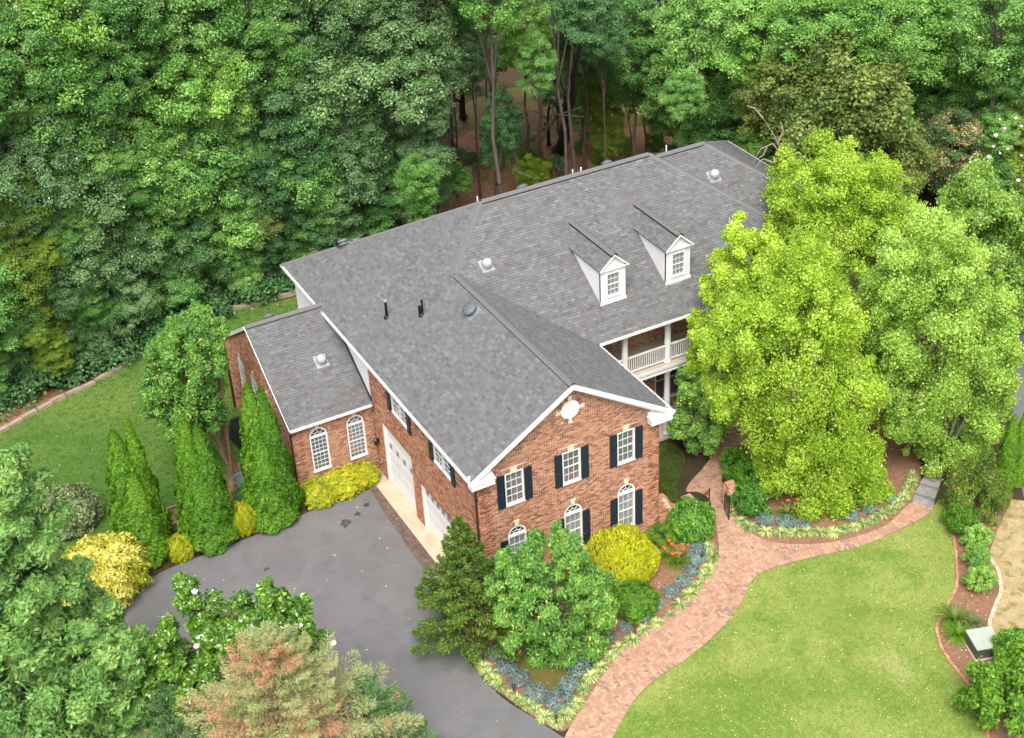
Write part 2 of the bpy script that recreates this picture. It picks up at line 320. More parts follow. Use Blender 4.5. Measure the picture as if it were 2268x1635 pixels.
def seg_dist(px, py, poly):
    best = np.full(px.shape, 1e9)
    for a, b in zip(poly[:-1], poly[1:]):
        a = np.array(a); b = np.array(b); d = b-a; L = max(d@d, 1e-9); t = np.clip(((px-a[0])*d[0]+(py-a[1])*d[1])/L, 0, 1)
        best = np.minimum(best, np.hypot(px-a[0]-t*d[0], py-a[1]-t*d[1]))
    return best
W_ = .1035; ang = math.radians(-8)
cells = []
for X in range(-150, 250):
    for Y in range(-190, 160):
        c = (X-Y) % 4
        if c == 0: cells.append((X+1.0, Y+.5, 0))
        elif c == 3: cells.append((X+.5, Y+1.0, 1))
cells = np.array(cells); cx = cells[:, 0]*W_; cy = cells[:, 1]*W_
wx = cx*math.cos(ang)-cy*math.sin(ang)+6; wy = cx*math.sin(ang)+cy*math.cos(ang)
ok = inside(wx, wy, PATH); wx, wy, oo = wx[ok], wy[ok], cells[ok, 2]
dd = np.minimum(seg_dist(wx, wy, pl_), seg_dist(wx, wy, pr_)); k_ = dd > .235
herr = [(x, y, ang+(math.pi/2 if o else 0)) for x, y, o in zip(wx[k_], wy[k_], oo[k_])]
def border(poly, side):                          # soldier course laid square to the edge
    out = []; acc = 0
    for a, b in zip(poly[:-1], poly[1:]):
        a = np.array(a); b = np.array(b); d = b-a; L = np.linalg.norm(d)
        if L < 1e-6: continue
        d /= L; n = np.array([-d[1], d[0]])*side
        while acc < L:
            q = a+d*acc+n*.115; out.append((q[0], q[1], math.atan2(n[1], n[0]))); acc += W_
        acc -= L
    return out
bord = border(pl_, -1)+border(pr_, 1)
bset = [(x, y, r) for (x, y, r) in bord if inside(np.array([x]), np.array([y]), PATH)[0]]
allb = herr+bset
allb.sort(key=lambda q: (q[0]-CAMP[0])**2+(q[1]-CAMP[1])**2)
vis = [q for q in allb if True]
def paver_box(mb, x, y, r, tone, z0=.03, z1=.062, l=.2, w=.097):
    c, s = math.cos(r), math.sin(r); P = []
    tz = random.uniform(-.003, .003)
    for z in (z0, z1+tz):
        for dx, dy in ((-l/2, -w/2), (l/2, -w/2), (l/2, w/2), (-l/2, w/2)): P.append((x+c*dx-s*dy, y+s*dx+c*dy, z))
    mb.hexa(P, tone, skip=(0,))
def ptone(x, y):
    n = math.sin(x*1.7+math.sin(y*2.3)*1.5)*math.sin(y*1.9+x*.7)
    return random.uniform(0, .12) if random.random() < (.03+.22*max(0, n)) else random.uniform(.16, 1)
pm = []
for k in range(6):
    b = MB(); paver_box(b, 0, 0, 0, [.05, .25, .45, .6, .8, 1.0][k], 0, .032); pm.append(b.mesh('brick'))
cnt = 0; rest = MB()
for (x, y, r) in vis:
    d = np.array([x, y, .06]); t = ptone(x, y)
    q = d-CAMP; u = FD*(q@AX_R)/(q@AX_F)+1134; v = 817.5-FD*(q@AX_U)/(q@AX_F)
    if cnt < 290 and 0 < u < 2268 and 0 < v < 1630 and cnt >= 0:
        o = put('brick', pm[min(5, int(t*6))], M['paver'], path); o.location = (x, y, .031+random.uniform(-.003, .003)); o.rotation_euler = (0, 0, r); cnt += 1
    else: paver_box(rest, x, y, r, t)
tag(rest.build('brick_field', M['paver'], path), kind='stuff')
def zigzag(pts, parent, w=.022):
    P = [at(*p) for p in pts]; mb = MB()
    for a, b in zip(P[:-1], P[1:]):
        d = b[:2]-a[:2]; L = np.linalg.norm(d); n = max(2, int(L/.14)); d /= L; nn = np.array([-d[1], d[0]])
        q = [a[:2]+d*(L*i/n)+nn*(.045 if i % 2 else -.045)*(0.6+random.random()*.8) for i in range(n+1)]
        for u_, v_ in zip(q[:-1], q[1:]):
            e = (v_-u_); e = e/np.linalg.norm(e); m = np.array([-e[1], e[0]])*w/2*random.uniform(.5, 1.2)
            mb.face([(*(u_-m), .072), (*(v_-m), .072), (*(v_+m), .072), (*(u_+m), .072)])
    mb.build('grout_line', M['grout'], parent)
for pts in (((1592, 1268), (1625, 1266), (1645, 1272), (1664, 1282)), ((1640, 1215), (1665, 1195), (1662, 1225), (1672, 1262), (1668, 1285)), ((1582, 1222), (1600, 1225), (1625, 1224)),
            ((1505, 1370), (1530, 1392), (1560, 1416)), ((1452, 1425), (1478, 1448), (1498, 1470)), ((1365, 1470), (1388, 1494), (1410, 1520))): zigzag(pts, path)

# stone steps at the far end of the path
for k, (a, b, c, d) in enumerate((((2020, 1113), (2066, 1128), (2070, 1114), (2026, 1099)), ((2026, 1096), (2070, 1110), (2077, 1092), (2036, 1080)), ((2037, 1077), (2078, 1090), (2083, 1073), (2046, 1063)), ((2046, 1060), (2083, 1070), (2086, 1056), (2052, 1047)), ((2053, 1044), (2086, 1053), (2088, 1040), (2058, 1032)))):
    P = [at(*q) for q in (a, b, c, d)]; z = .08+.07*k; mb = MB(); mb.hexa([(p[0], p[1], -.02) for p in P]+[(p[0], p[1], z) for p in P])
    tag(mb.build('stone_step', M['slate']), ('grey stone step nearest the brick path', 'second grey stone step from the brick path', 'third grey stone step from the brick path', 'fourth grey stone step, just under the birch leaves', 'farthest grey stone step, hidden under birch leaves')[k], 'step', 'stone steps at the end of the brick path')

# brick edgings of the right bed; stones of the back lawn edge
def edging(name, pts, mat, L, w, h, label, z0=0.0, jit=.02):
    root = empty(name); tag(root, label, 'edging'); P = smooth_poly([at(*p)[:2] for p in pts], 6, False); acc = 0; ms = []
    for k in range(4):
        b = MB(); b.box(-L*.485, L*.485, -w/2, w/2, z0, h*(1+.12*(k-1.5)*.5), random.uniform(.3, .9)); ms.append(b.mesh('stone'))
    nm = 'brick' if mat is M['brick'] else 'stone'; n = 0
    for a, b in zip(P[:-1], P[1:]):
        d = b-a; l = np.linalg.norm(d)
        if l < 1e-6: continue
        d /= l
        while acc < l:
            q = a+d*acc; o = put(nm, random.choice(ms), mat, root); o.location = (q[0]+random.uniform(-jit, jit), q[1]+random.uniform(-jit, jit), 0); o.rotation_euler = (0, 0, math.atan2(d[1], d[0])+random.uniform(-jit, jit)); acc += L; n += 1
        acc -= l
    return root
edging('brick_edging', [(2108, 1165), (2118, 1240), (2118, 1300), (2098, 1345), (2076, 1388), (2087, 1440), (2129, 1500), (2166, 1550), (2189, 1640)], M['brick'], .2, .11, .09, 'red brick edging between the front lawn and the mulch bed')
edging('stone_edging', [(2190, 1235), (2213, 1275), (2214, 1320), (2193, 1375), (2200, 1410), (2218, 1440)], M['conc'], .42, .16, .10, 'pale curb stones between mulch bed and dry grass')
edging('stone_retaining_edge', [(-60, 995), (0, 960), (110, 898), (220, 843), (330, 777), (480, 700), (560, 676), (660, 650), (760, 620)], M['stone'], .85, .24, .20, 'low tan stone edge between back lawn and forest', jit=.05)

# ================================================================== HOUSE
W, OV, Q, HE, SL = 8.392, .413, .3635, 6.7727, .6374
HR = HE+SL*(W/2+OV); HM, YM, YF, SF = 11.383, 12.47, 5.5875, .6699
XH = (HM-HE)/SL-OV; YB = 20.07; SB = (HM-HE)/(YB-YM); YWR = YM-(HM-HR)/SF; XR = 15.9; XE1 = XR+(HM-HE)/SF
HX = HM-.25; XX = 19.0; XE2 = XX+(HX-HE)/SF; YF2 = YM-(HX-HE)/SF; YB2 = YM+(HX-HE)/SB
L2, O2, YS, HE2, YSR, HR2 = 4.0, .28, 10.84, 3.98, 15.18, 6.96; S2 = (HR2-HE2)/(YSR-(YS-O2)); YSB = YSR+(HR2-HE2)/S2
YSHED_X = -.02
house = empty('brick_house'); tag(house, 'large red brick house with grey shingle roof, two dormers and a gabled garage wing', 'house')

def frame(o, u, v):        # local matrix: columns u (along), n (inward), v (up)
    u = Vector(u).normalized(); v = Vector(v).normalized(); n = u.cross(v) * -1
    n = v.cross(u)
    return Matrix(((u.x, n.x, v.x, o[0]), (u.y, n.y, v.y, o[1]), (u.z, n.z, v.z, o[2]), (0, 0, 0, 1)))
FRONT_M = frame((0, 0, 0), (1, 0, 0), (0, 0, 1))       # local x = east along the facade, y inward, z up
LEFT_M = frame((0, 0, 0), (0, -1, 0), (0, 0, 1))       # garage wall: local x = -world y, y inward = +x
def bricks_wall(name, M4, x0, x1, topf, holes=(), arches=(), circ=(), quoins=(), z0=-.05, step=.0677, L=.212, zmin=None, extra=None):
    """running bond bricks standing 12 mm proud of the mortar; V in local (x, y, z)"""
    V = []; F = []; T = []; n = 0; z = z0; row = 0; J = .0165
    while z < max(topf(x) for x in np.linspace(x0, x1, 25)):
        x = x0-(L/2 if row % 2 else 0)
        while x < x1:
            a, b = max(x+J/2, x0), min(x+L-J/2, x1); x += L
            if b-a < .03: continue
            zz1 = z+step-J; cxm, czm = (a+b)/2, z+step/2
            if min(topf(a), topf(b)) < zz1: continue
            if zmin and zz1 < zmin(cxm): continue
            spans = [(a, b)]
            for (hx0, hx1, hz0, hz1) in holes:
                if zz1 > hz0 and z < hz1:
                    ns = []
                    for (p, q) in spans:
                        if q <= hx0 or p >= hx1: ns.append((p, q)); continue
                        if p < hx0-.02: ns.append((p, hx0-.004))
                        if q > hx1+.02: ns.append((hx1+.004, q))
                    spans = ns
            for (ax, az, ar) in list(arches)+list(circ):
                full = (ax, az, ar) in circ
                ns = []
                for (p, q) in spans:
                    if (full or czm > az-.02) and abs(czm-az) < ar:
                        h = math.sqrt(ar*ar-(czm-az)**2); l_, r_ = ax-h, ax+h
                        if q <= l_ or p >= r_: ns.append((p, q)); continue
                        if p < l_-.02: ns.append((p, l_))
                        if q > r_+.02: ns.append((r_, q))
                    else: ns.append((p, q))
                spans = ns
            for (p, q) in spans:
                if q-p < .025: continue
                y = -.012+random.uniform(-.003, .003)
                for (qx, side) in quoins:
                    if row % 8 < 7 and ((side > 0 and p < qx+.42) or (side < 0 and q > qx-.42)): y -= .022
                V += [(p, y, z), (q, y, z), (q, y, zz1), (p, y, zz1), (p, .01, z), (q, .01, z), (q, .01, zz1), (p, .01, zz1)]
                F += [(n, n+1, n+2, n+3), (n+3, n+2, n+6, n+7), (n, n+4, n+5, n+1), (n, n+3, n+7, n+4), (n+1, n+5, n+6, n+2)]
                t = random.betavariate(2.2, 1.7) if random.random() > .22 else random.uniform(0, .2); T += [t]*5; n += 8
        z += step; row += 1
    o = put(name, mesh_np(name, V, F, T), M['brick'], house, mw=M4); tag(o, kind='stuff'); return o
def backing(name, M4, x0, x1, z0, topf, holes, y=.0, t=.25, mat=None, tri=None):
    """solid wall of vertical strips with rectangular openings left free"""
    mb = MB(); xs = sorted(set([x0, x1]+[h[0] for h in holes]+[h[1] for h in holes]+([tri] if tri is not None else [])))
    xs = [x for x in xs if x0 <= x <= x1]
    for a, b in zip(xs[:-1], xs[1:]):
        cur = z0; hs = sorted([h for h in holes if h[0] < (a+b)/2 < h[1]], key=lambda h: h[2])
        for h in hs:
            if h[2] > cur: mb.hexa([(a, y, cur), (b, y, cur), (b, y+t, cur), (a, y+t, cur), (a, y, h[2]), (b, y, h[2]), (b, y+t, h[2]), (a, y+t, h[2])])
            cur = h[3]
        ta, tb = topf(a+1e-4), topf(b-1e-4)
        mb.hexa([(a, y, cur), (b, y, cur), (b, y+t, cur), (a, y+t, cur), (a, y, ta), (b, y, tb), (b, y+t, tb), (a, y+t, ta)])
    return mb.build(name, mat or M['mortar'], house, mw=M4)
def loc(M4, x, y, z): return M4 @ Matrix.Translation((x, y, z))

# --- windows (parts of the house; frame, sash bars, every pane a sub-part)
_pane_cache = {}
def pane_mesh(w, h):
    k = (round(w, 3), round(h, 3))
    if k not in _pane_cache:
        b = MB(); b.box(-w/2, w/2, 0, .006, 0, h); _pane_cache[k] = b.mesh('pane')
    return _pane_cache[k]
_win_cache = {}
def window(M4, w, h, cols=3, rows=4, blind='screen', arch=False, fr=.065, head=.07, parent=None, hw=None, meet=True, casing=0.0, panes=True):
    key = (w, h, cols, rows, arch, fr, head, casing); parent = parent or house
    if key not in _win_cache:
        f = MB(); d0, d1 = -.035, .09
        f.box(0, fr, d0, d1, 0, h); f.box(w-fr, w, d0, d1, 0, h); f.box(fr, w-fr, d0, d1, 0, fr*.9); f.box(fr, w-fr, d0, d1, h-head, h)
        f.box(-.02, w+.02, -.065, -.036, -.03, .035)
        if casing:
            f.box(-casing, -.001, -.02, .02, -casing, h+casing); f.box(w+.001, w+casing, -.02, .02, -casing, h+casing); f.box(0, w, -.02, .02, h+.001, h+casing)
        if arch:
            R_ = w/2; n = 18
            for i in range(n):
                t0, t1 = math.pi*i/n, math.pi*(i+1)/n
                P = [(R_+math.cos(t)*r, y, h+math.sin(t)*r) for y in (d0, d1) for t, r in ((t0, R_), (t1, R_), (t1, R_-fr), (t0, R_-fr))]
                f.hexa([P[3], P[2], P[1], P[0], P[7], P[6], P[5], P[4]])
        s = MB(); gw, gh = w-2*fr, h-fr*.9-head; pw = gw/cols; ph = gh/rows; mt = .017
        for i in range(1, cols): s.box(fr+pw*i-mt/2, fr+pw*i+mt/2, .012, .042, fr*.9, h-head)
        for j in range(1, rows):
            mm = .045 if (meet and j*2 == rows) else mt; s.box(fr, w-fr, .008 if mm > .03 else .0125, .045 if mm > .03 else .0415, fr*.9+ph*j-mm/2, fr*.9+ph*j+mm/2)
        if arch:
            R_ = w/2; c = (R_, .027, h+.02)
            for t in (38, 90, 142): s.bar((R_+.14*math.cos(math.radians(t)), .027, h+.14*math.sin(math.radians(t))), (R_+(R_-fr)*math.cos(math.radians(t)), .027, h+(R_-fr)*math.sin(math.radians(t))), .02, .024, (0, 1, 0))
            for i in range(8):
                t0, t1 = math.pi*i/8, math.pi*(i+1)/8; s.bar((R_+.15*math.cos(t0), .027, h+.15*math.sin(t0)), (R_+.15*math.cos(t1), .027, h+.15*math.sin(t1)), .024, .022, (0, 1, 0))
        g = None
        if arch:
            g = MB(); R_ = w/2-fr; g.face([(w/2+R_*math.cos(t), .03, h+R_*math.sin(t)) for t in np.linspace(math.pi, 0, 19)]); g = g.mesh('fanlight_pane')
        b = MB(); b.box(fr*.6, w-fr*.6, .05, .058, .01, h-head*.5)
        bk = MB(); bk.box(fr*.5, w-fr*.5, .20, .22, 0, h+(w/2 if arch else 0))
        _win_cache[key] = (f.mesh('window'), s.mesh('sash_bars'), g, b.mesh('blind'), bk.mesh('dark_room'), pw, ph)
    f, s, g, b, bk, pw, ph = _win_cache[key]
    o = put('window', f, M['white'], parent, mw=M4); put('sash_bars', s, M['white'], o)
    if blind: put('blind', b, M[blind], o)
    put('dark_room', bk, M['interior'], o)
    if g: put('fanlight_pane', g, M['glass'], o)
    pm_ = pane_mesh(pw-.02, ph-.02)
    for i in range(cols):
        for j in range(rows): put('pane', pm_, M['glass'], o, loc=(fr+pw*(i+.5), .024, fr*.9+ph*j+.01))
    return o
_sh = {}
def shutter(M4, w, h):
    if (w, h) not in _sh:
        s = MB(); s.box(0, w, -.05, -.018, 0, h); e = .05
        for (a, b) in ((0, .055), (h*.47, h*.47+.06), (h-.055, h)): s.box(.0, w, -.064, -.0505, a, b)
        for (a, b) in ((.055, h*.47), (h*.47+.06, h-.055)):
            s.box(0, e, -.064, -.0505, a+.001, b-.001); s.box(w-e, w, -.064, -.0505, a+.001, b-.001); s.box(e+.03, w-e-.03, -.058, -.0505, a+.035, b-.035)
        _sh[(w, h)] = s.mesh('shutter')
    return put('shutter', _sh[(w, h)], M['shutter'], house, mw=M4)
def voussoir(M4, cx_, cz_, r0, r1, a0, a1, mat, nm, y0=-.022, y1=.02, tone=.5, gap=.012):
    g0 = gap/2/((r0+r1)/2); mb = MB(); t0, t1 = a0+g0, a1-g0; P = []
    for y in (y1, y0):
        for t, r in ((t0, r0), (t1, r0), (t1, r1), (t0, r1)): P.append((cx_+r*math.cos(t), y, cz_+r*math.sin(t)))
    mb.hexa(P, tone); return mb.build(nm, mat, house, mw=M4)
def arch_bricks(M4, cx_, cz_, r, depth=.22, key=True, n=26):
    kw = .095/ (r+depth/2)
    for side in (0, 1):
        a0 = (0 if side == 0 else math.pi/2+kw); a1 = (math.pi/2-kw if side == 0 else math.pi); m = n//2
        for i in range(m): voussoir(M4, cx_, cz_, r+.005, r+depth, a0+(a1-a0)*i/m, a0+(a1-a0)*(i+1)/m, M['brick'], 'brick', tone=random.uniform(.08, .5), gap=.024)
    if key:
        mb = MB(); b0, b1, z0, z1 = .075, .125, cz_+r+.004, cz_+r+depth+.07
        mb.hexa([(cx_-b0, -.045, z0), (cx_+b0, -.045, z0), (cx_+b0, .02, z0), (cx_-b0, .02, z0), (cx_-b1, -.045, z1), (cx_+b1, -.045, z1), (cx_+b1, .02, z1), (cx_-b1, .02, z1)]); mb.build('keystone', M['key'], house, mw=M4)
    sp = MB(); R2 = r                                      # mortar behind the ring, down to the arch
    for i in range(24):
        t0, t1 = math.pi*i/24, math.pi*(i+1)/24; o = r+depth+.02
        A = [(cx_+rr*math.cos(t), cz_+rr*math.sin(t)) for rr in (r, o) for t in (t0, t1)]
        P = [(A[0][0], y, A[0][1]) for y in ()]
        sp.hexa([(A[0][0], .2, A[0][1]), (A[1][0], .2, A[1][1]), (A[3][0], .2, A[3][1]), (A[2][0], .2, A[2][1]), (A[0][0], .003, A[0][1]), (A[1][0], .003, A[1][1]), (A[3][0], .003, A[3][1]), (A[2][0], .003, A[2][1])])
    sp.build('arch_mortar', M['mortar'], house, mw=M4)
def soldier_row(M4, x0, x1, z0, z1, skip=None, slope=0.0, y=-.02, w=.072, nm='brick'):
    n = int((x1-x0)/w); w = (x1-x0)/n; c = (x0+x1)/2
    for i in range(n):
        a, b = x0+i*w+.010, x0+(i+1)*w-.010
        if skip and a < skip[1] and b > skip[0]: continue
        da, db = (a-c)*slope, (b-c)*slope; m_ = MB()
        m_.hexa([(a, y, z0), (b, y, z0), (b, .02, z0), (a, .02, z0), (a+da, y, z1), (b+db, y, z1), (b+db, .02, z1), (a+da, .02, z1)], random.uniform(.08, .5)); m_.build(nm, M['brick'], house, mw=M4)

# --- front (gable) wall of the wing
gable = lambda x: HE+SL*(min(x, W-x)+OV)-.10
WW = .845; X3 = (1.60, 4.215, 6.795); ZB, WH = 4.725, 1.60; ZA, AH = 1.22, 1.93; RA = WW/2
holes_f = [(c-WW/2, c+WW/2, ZB, ZB+WH) for c in X3]+[(c-WW/2, c+WW/2, ZA, ZA+AH) for c in X3]
bh = [(c-WW/2, c+WW/2, ZB, ZB+WH) for c in X3]+[(c-WW/2-.1, c+WW/2+.1, ZA, ZA+AH+RA+.1) for c in X3]
holes_b = [(c-WW/2-.165, c+WW/2+.165, ZB+WH, ZB+WH+.21) for c in X3]+[(c-WW/2-.01, c+WW/2+.01, ZB-.10, ZB) for c in X3]
RV = .42; VC = (4.225, 8.33)
# wall body with holes; the rings round the arches close what the rectangular openings leave
def backing_front():
    hs = [(c-WW/2, c+WW/2, ZB, ZB+WH) for c in X3]+[(c-WW/2, c+WW/2, ZA, ZA+AH+RA) for c in X3]
    backing('front_wall', FRONT_M, 0, W, -.2, gable, hs, y=0, t=.25, tri=W/2)
    for c in X3:
        for sgn in (-1, 1):                             # spandrels between arch and rectangle
            mb = MB(); m = 8; 
            for i in range(m):
                t0, t1 = math.pi/2*i/m, math.pi/2*(i+1)/m
                x0_, z0_ = c+sgn*RA*math.cos(t0), ZA+AH+RA*math.sin(t0); x1_, z1_ = c+sgn*RA*math.cos(t1), ZA+AH+RA*math.sin(t1); zt = ZA+AH+RA
                mb.face([(x0_, .001, z0_), (x1_, .001, z1_), (x1_, .001, zt), (x0_, .001, zt)]); mb.face([(x0_, .001, z0_), (x1_, .001, z1_), (x1_, .2, z1_), (x0_, .2, z0_)])
            mb.build('arch_spandrel', M['mortar'], house, mw=FRONT_M)
backing_front()
bricks_wall('brick_courses', FRONT_M, 0, W, gable, holes_f+holes_b, [(c, ZA+AH, RA+.225) for c in X3], [(VC[0], VC[1], RV+.2)], quoins=((0, 1), (W, -1)))
for i, c in enumerate(X3):
    window(loc(FRONT_M, c-WW/2, .02, ZB), WW, WH, 3, 4, 'screen')
    window(loc(FRONT_M, c-WW/2, .02, ZA), WW, AH, 3, 4, 'blind', arch=True, head=.10)
    for dx in (-.36-WW/2, WW/2+.02): shutter(loc(FRONT_M, c+dx, 0, ZB-.01), .34, WH); shutter(loc(FRONT_M, c+dx, 0, ZA-.02), .34, AH-.1)
    soldier_row(FRONT_M, c-WW/2-.16, c+WW/2+.16, ZB+WH+.005, ZB+WH+.205, skip=(c-.11, c+.11), slope=.10)
    soldier_row(FRONT_M, c-WW/2-.01, c+WW/2+.01, ZB-.095, ZB-.032, y=-.05); soldier_row(FRONT_M, c-WW/2-.01, c+WW/2+.01, ZA-.095, ZA-.032, y=-.05)
    k = MB(); k.hexa([(c-.08, -.045, ZB+WH), (c+.08, -.045, ZB+WH), (c+.08, .02, ZB+WH), (c-.08, .02, ZB+WH), (c-.13, -.045, ZB+WH+.27), (c+.13, -.045, ZB+WH+.27), (c+.13, .02, ZB+WH+.27), (c-.13, .02, ZB+WH+.27)]); k.build('keystone', M['key'], house, mw=FRONT_M)
    arch_bricks(FRONT_M, c, ZA+AH, RA, .215)
# round vent with brick ring and four keystones
v = MB(); n = 32
v.face([(VC[0]+RV*math.cos(2*math.pi*i/n), -.03, VC[1]+RV*math.sin(2*math.pi*i/n)) for i in range(n)])
for i in range(n):
    t0, t1 = 2*math.pi*i/n, 2*math.pi*(i+1)/n
    v.face([(VC[0]+RV*math.cos(t0), -.03, VC[1]+RV*math.sin(t0)), (VC[0]+RV*math.cos(t1), -.03, VC[1]+RV*math.sin(t1)), (VC[0]+RV*math.cos(t1), .01, VC[1]+RV*math.sin(t1)), (VC[0]+RV*math.cos(t0), .01, VC[1]+RV*math.sin(t0))])
v.build('round_vent', M['white'], house, mw=FRONT_M)
for q in range(4):
    for i in range(9): a0 = math.pi/2*q+.17; a1 = math.pi/2*(q+1)-.17; voussoir(FRONT_M, VC[0], VC[1], RV+.006, RV+.19, a0+(a1-a0)*i/9, a0+(a1-a0)*(i+1)/9, M['brick'], 'brick', tone=random.choice((.05, .5, .9, .2)))
    t = math.pi/2*q; voussoir(FRONT_M, VC[0], VC[1], RV+.006, RV+.24, t-.16, t+.16, M['key'], 'keystone', y0=-.04)

# --- garage wall (x = 0), local x = -y
YTOP = lambda x: HE-.02
D1, D2 = (6.70, 9.76, 3.42), (1.55, 5.86, 2.55)
gh = [(-D1[1], -D1[0], -.2, D1[2]), (-D2[1], -D2[0], -.2, D2[2])]
pw1 = [(-8.34, -6.72, 4.84, 5.93), (-4.10, -2.48, 4.84, 5.93)]
backing('garage_wall', LEFT_M, -YS+.0, 0, -.2, YTOP, gh+pw1, t=.25)
bricks_wall('brick_courses', LEFT_M, -YS, -.0, YTOP, gh+pw1+[(-YS, -YS, 0, 0)], quoins=((0, -1),))
sid = MB(); sid.box(-19.7, -YS, 0, .25, -.2, HE-.02); 
sid.build('siding_wall', M['siding'], house, mw=LEFT_M)
for j in range(56):
    pass
clap = MB(); z = .0
while z < HE-.15:
    clap.hexa([(-19.7, -.022, z), (-YS, -.022, z), (-YS, -.001, z), (-19.7, -.001, z), (-19.7, -.008, z+.148), (-YS, -.008, z+.148), (-YS, -.001, z+.148), (-19.7, -.001, z+.148)]); z += .15
tag(clap.build('clapboards', M['siding'], house, mw=LEFT_M), kind='stuff')
for (a, b, z0_, z1_) in pw1:
    for k in (0, 1): window(loc(LEFT_M, a+k*.81, .02, z0_), .81, z1_-z0_, 2, 4, 'screen', fr=.055)
    shutter(loc(LEFT_M, a-.38, 0, z0_-.08), .34, z1_-z0_+.1); shutter(loc(LEFT_M, b+.04, 0, z0_-.08), .34, z1_-z0_+.1)
def garage_door(y0, y1, h, wz, wins):
    w = y1-y0; m4 = loc(LEFT_M, -y1, .13, 0); o = MB(); n = 5 if h > 3 else 4; sh = (h-.1)/n
    fr = MB(); fr.box(-.0, .07, -.12, .03, 0, h); fr.box(w-.07, w, -.12, .03, 0, h); fr.box(.07, w-.07, -.12, .03, h-.09, h); d = fr.build('garage_door', M['white'], house, mw=m4)
    pw = w-.14
    for k in range(n):
        p = MB(); z = sh*k+.012; p.box(.072, w-.072, 0, .04, z, z+sh-.014)
        c = 4 if w < 4 else 6
        for i in range(c): p.box(.072+pw*i/c+.07, .072+pw*(i+1)/c-.07, -.008, -.0005, z+.07, z+sh-.09)
        p.build('door_panel', M['white'], d)
    for i in range(wins):
        x = .072+pw*(i+.5)/wins; g = MB(); g.box(x-.13, x+.13, -.016, -.009, wz-.13, wz+.13)
        g.build('door_window', M['screen'], d)
    return d
garage_door(*D1, 2.28, 4); garage_door(*D2, 2.14, 8)
# head bricks over the doors
soldier_row(LEFT_M, -D1[1], -D1[0], D1[2]+.0, D1[2]+.2, w=.08, y=-.03); soldier_row(LEFT_M, -D2[1], -D2[0], D2[2], D2[2]+.2, w=.08, y=-.03)
# lamp by the inner corner
def wall_lamp():
    t = MB(); t.box(-.05, .05, -.03, 0, -.12, .16); t.bar((0, -.02, .12), (0, -.16, .2), .02, .02); o = t.build('wall_lantern', M['dark'], mw=LEFT_M @ Matrix.Translation((-10.42, -.02, 1.95)))
    tag(o, 'black carriage lantern on the brick corner beside the first garage door', 'lantern')
    l = MB(); l.lathe([(.03, .2), (.10, .13), (.11, .10), (.085, -.16), (.03, -.2)], 6, (0, -.16, 0)); l.build('lantern_cage', M['dark'], o)
    g = MB(); g.lathe([(.07, .08), (.055, -.12)], 6, (0, -.16, 0)); g.build('lantern_glass', M['screen'], o)
    c = MB(); c.lathe([(.0, .27), (.05, .22), (.03, .2)], 6, (0, -.16, 0)); c.build('lantern_cap', M['dark'], o)
wall_lamp()
kp = MB(); kp.box(-.06, .06, -.05, 0, -.09, .09); tag(kp.build('keypad', M['galv'], mw=LEFT_M @ Matrix.Translation((-10.3, -.02, .9))), 'small grey box on the brick below the lantern', 'keypad')

# --- lower side room
SIDE_F = frame((-L2, YS-.10, 0), (1, 0, 0), (0, 0, 1)); SIDE_L = frame((-L2, YS, 0), (0, -1, 0), (0, 0, 1))
stop = lambda x: HE2+.06
A2 = (.84+.42-.03, 3.05); wz0, wh2 = 1.22, 1.90
cx2 = (4.0-2.755, 4.0-.955); ra2 = .42
hf2 = [(c-ra2, c+ra2, wz0, wz0+wh2) for c in cx2]
backing('side_room_wall', SIDE_F, 0, L2-.03, -.2, stop, [(c-ra2, c+ra2, wz0, wz0+wh2+ra2) for c in cx2], t=.25)
bricks_wall('brick_courses', SIDE_F, 0, L2-.03, stop, hf2, [(c, wz0+wh2, ra2+.14) for c in cx2], quoins=((0, 1),))
for c in cx2:
    window(loc(SIDE_F, c-ra2, .02, wz0), .84, wh2, 4, 8, 'screen', arch=True, head=.08, fr=.06)
    arch_bricks(SIDE_F, c, wz0+wh2, ra2, .13, key=False, n=22)
    soldier_row(SIDE_F, c-ra2, c+ra2, wz0-.095, wz0-.032, y=-.05)
    for sgn in (-1, 1):
        mb = MB(); m = 8; RAx = ra2
        for i in range(m):
            t0, t1 = math.pi/2*i/m, math.pi/2*(i+1)/m; zt = wz0+wh2+RAx
            x0_, z0_ = c+sgn*RAx*math.cos(t0), wz0+wh2+RAx*math.sin(t0); x1_, z1_ = c+sgn*RAx*math.cos(t1), wz0+wh2+RAx*math.sin(t1)
            mb.face([(x0_, .001, z0_), (x1_, .001, z1_), (x1_, .001, zt), (x0_, .001, zt)])
        mb.build('arch_spandrel', M['mortar'], house, mw=SIDE_F)
LD = YSB-YS-.3
gab2 = lambda x: HE2+S2*(min(-x, LD+x)+O2)-.02       # local x runs 0 .. -LD (world y from YS up)
lw = [(-6.75, -5.95, 1.9, 3.75), (-4.9, -4.1, 1.9, 3.75), (-3.0, -2.2, 1.9, 3.75)]
backing('side_room_wall', SIDE_L, -LD, 0, -.8, gab2, lw, t=.25, tri=-LD/2)
bricks_wall('brick_courses', SIDE_L, -LD, 0, gab2, [(a, b, c, d+.0) for a, b, c, d in lw], [((a+b)/2, d, .52) for a, b, c, d in lw], quoins=((-LD, 1), (0, -1)))
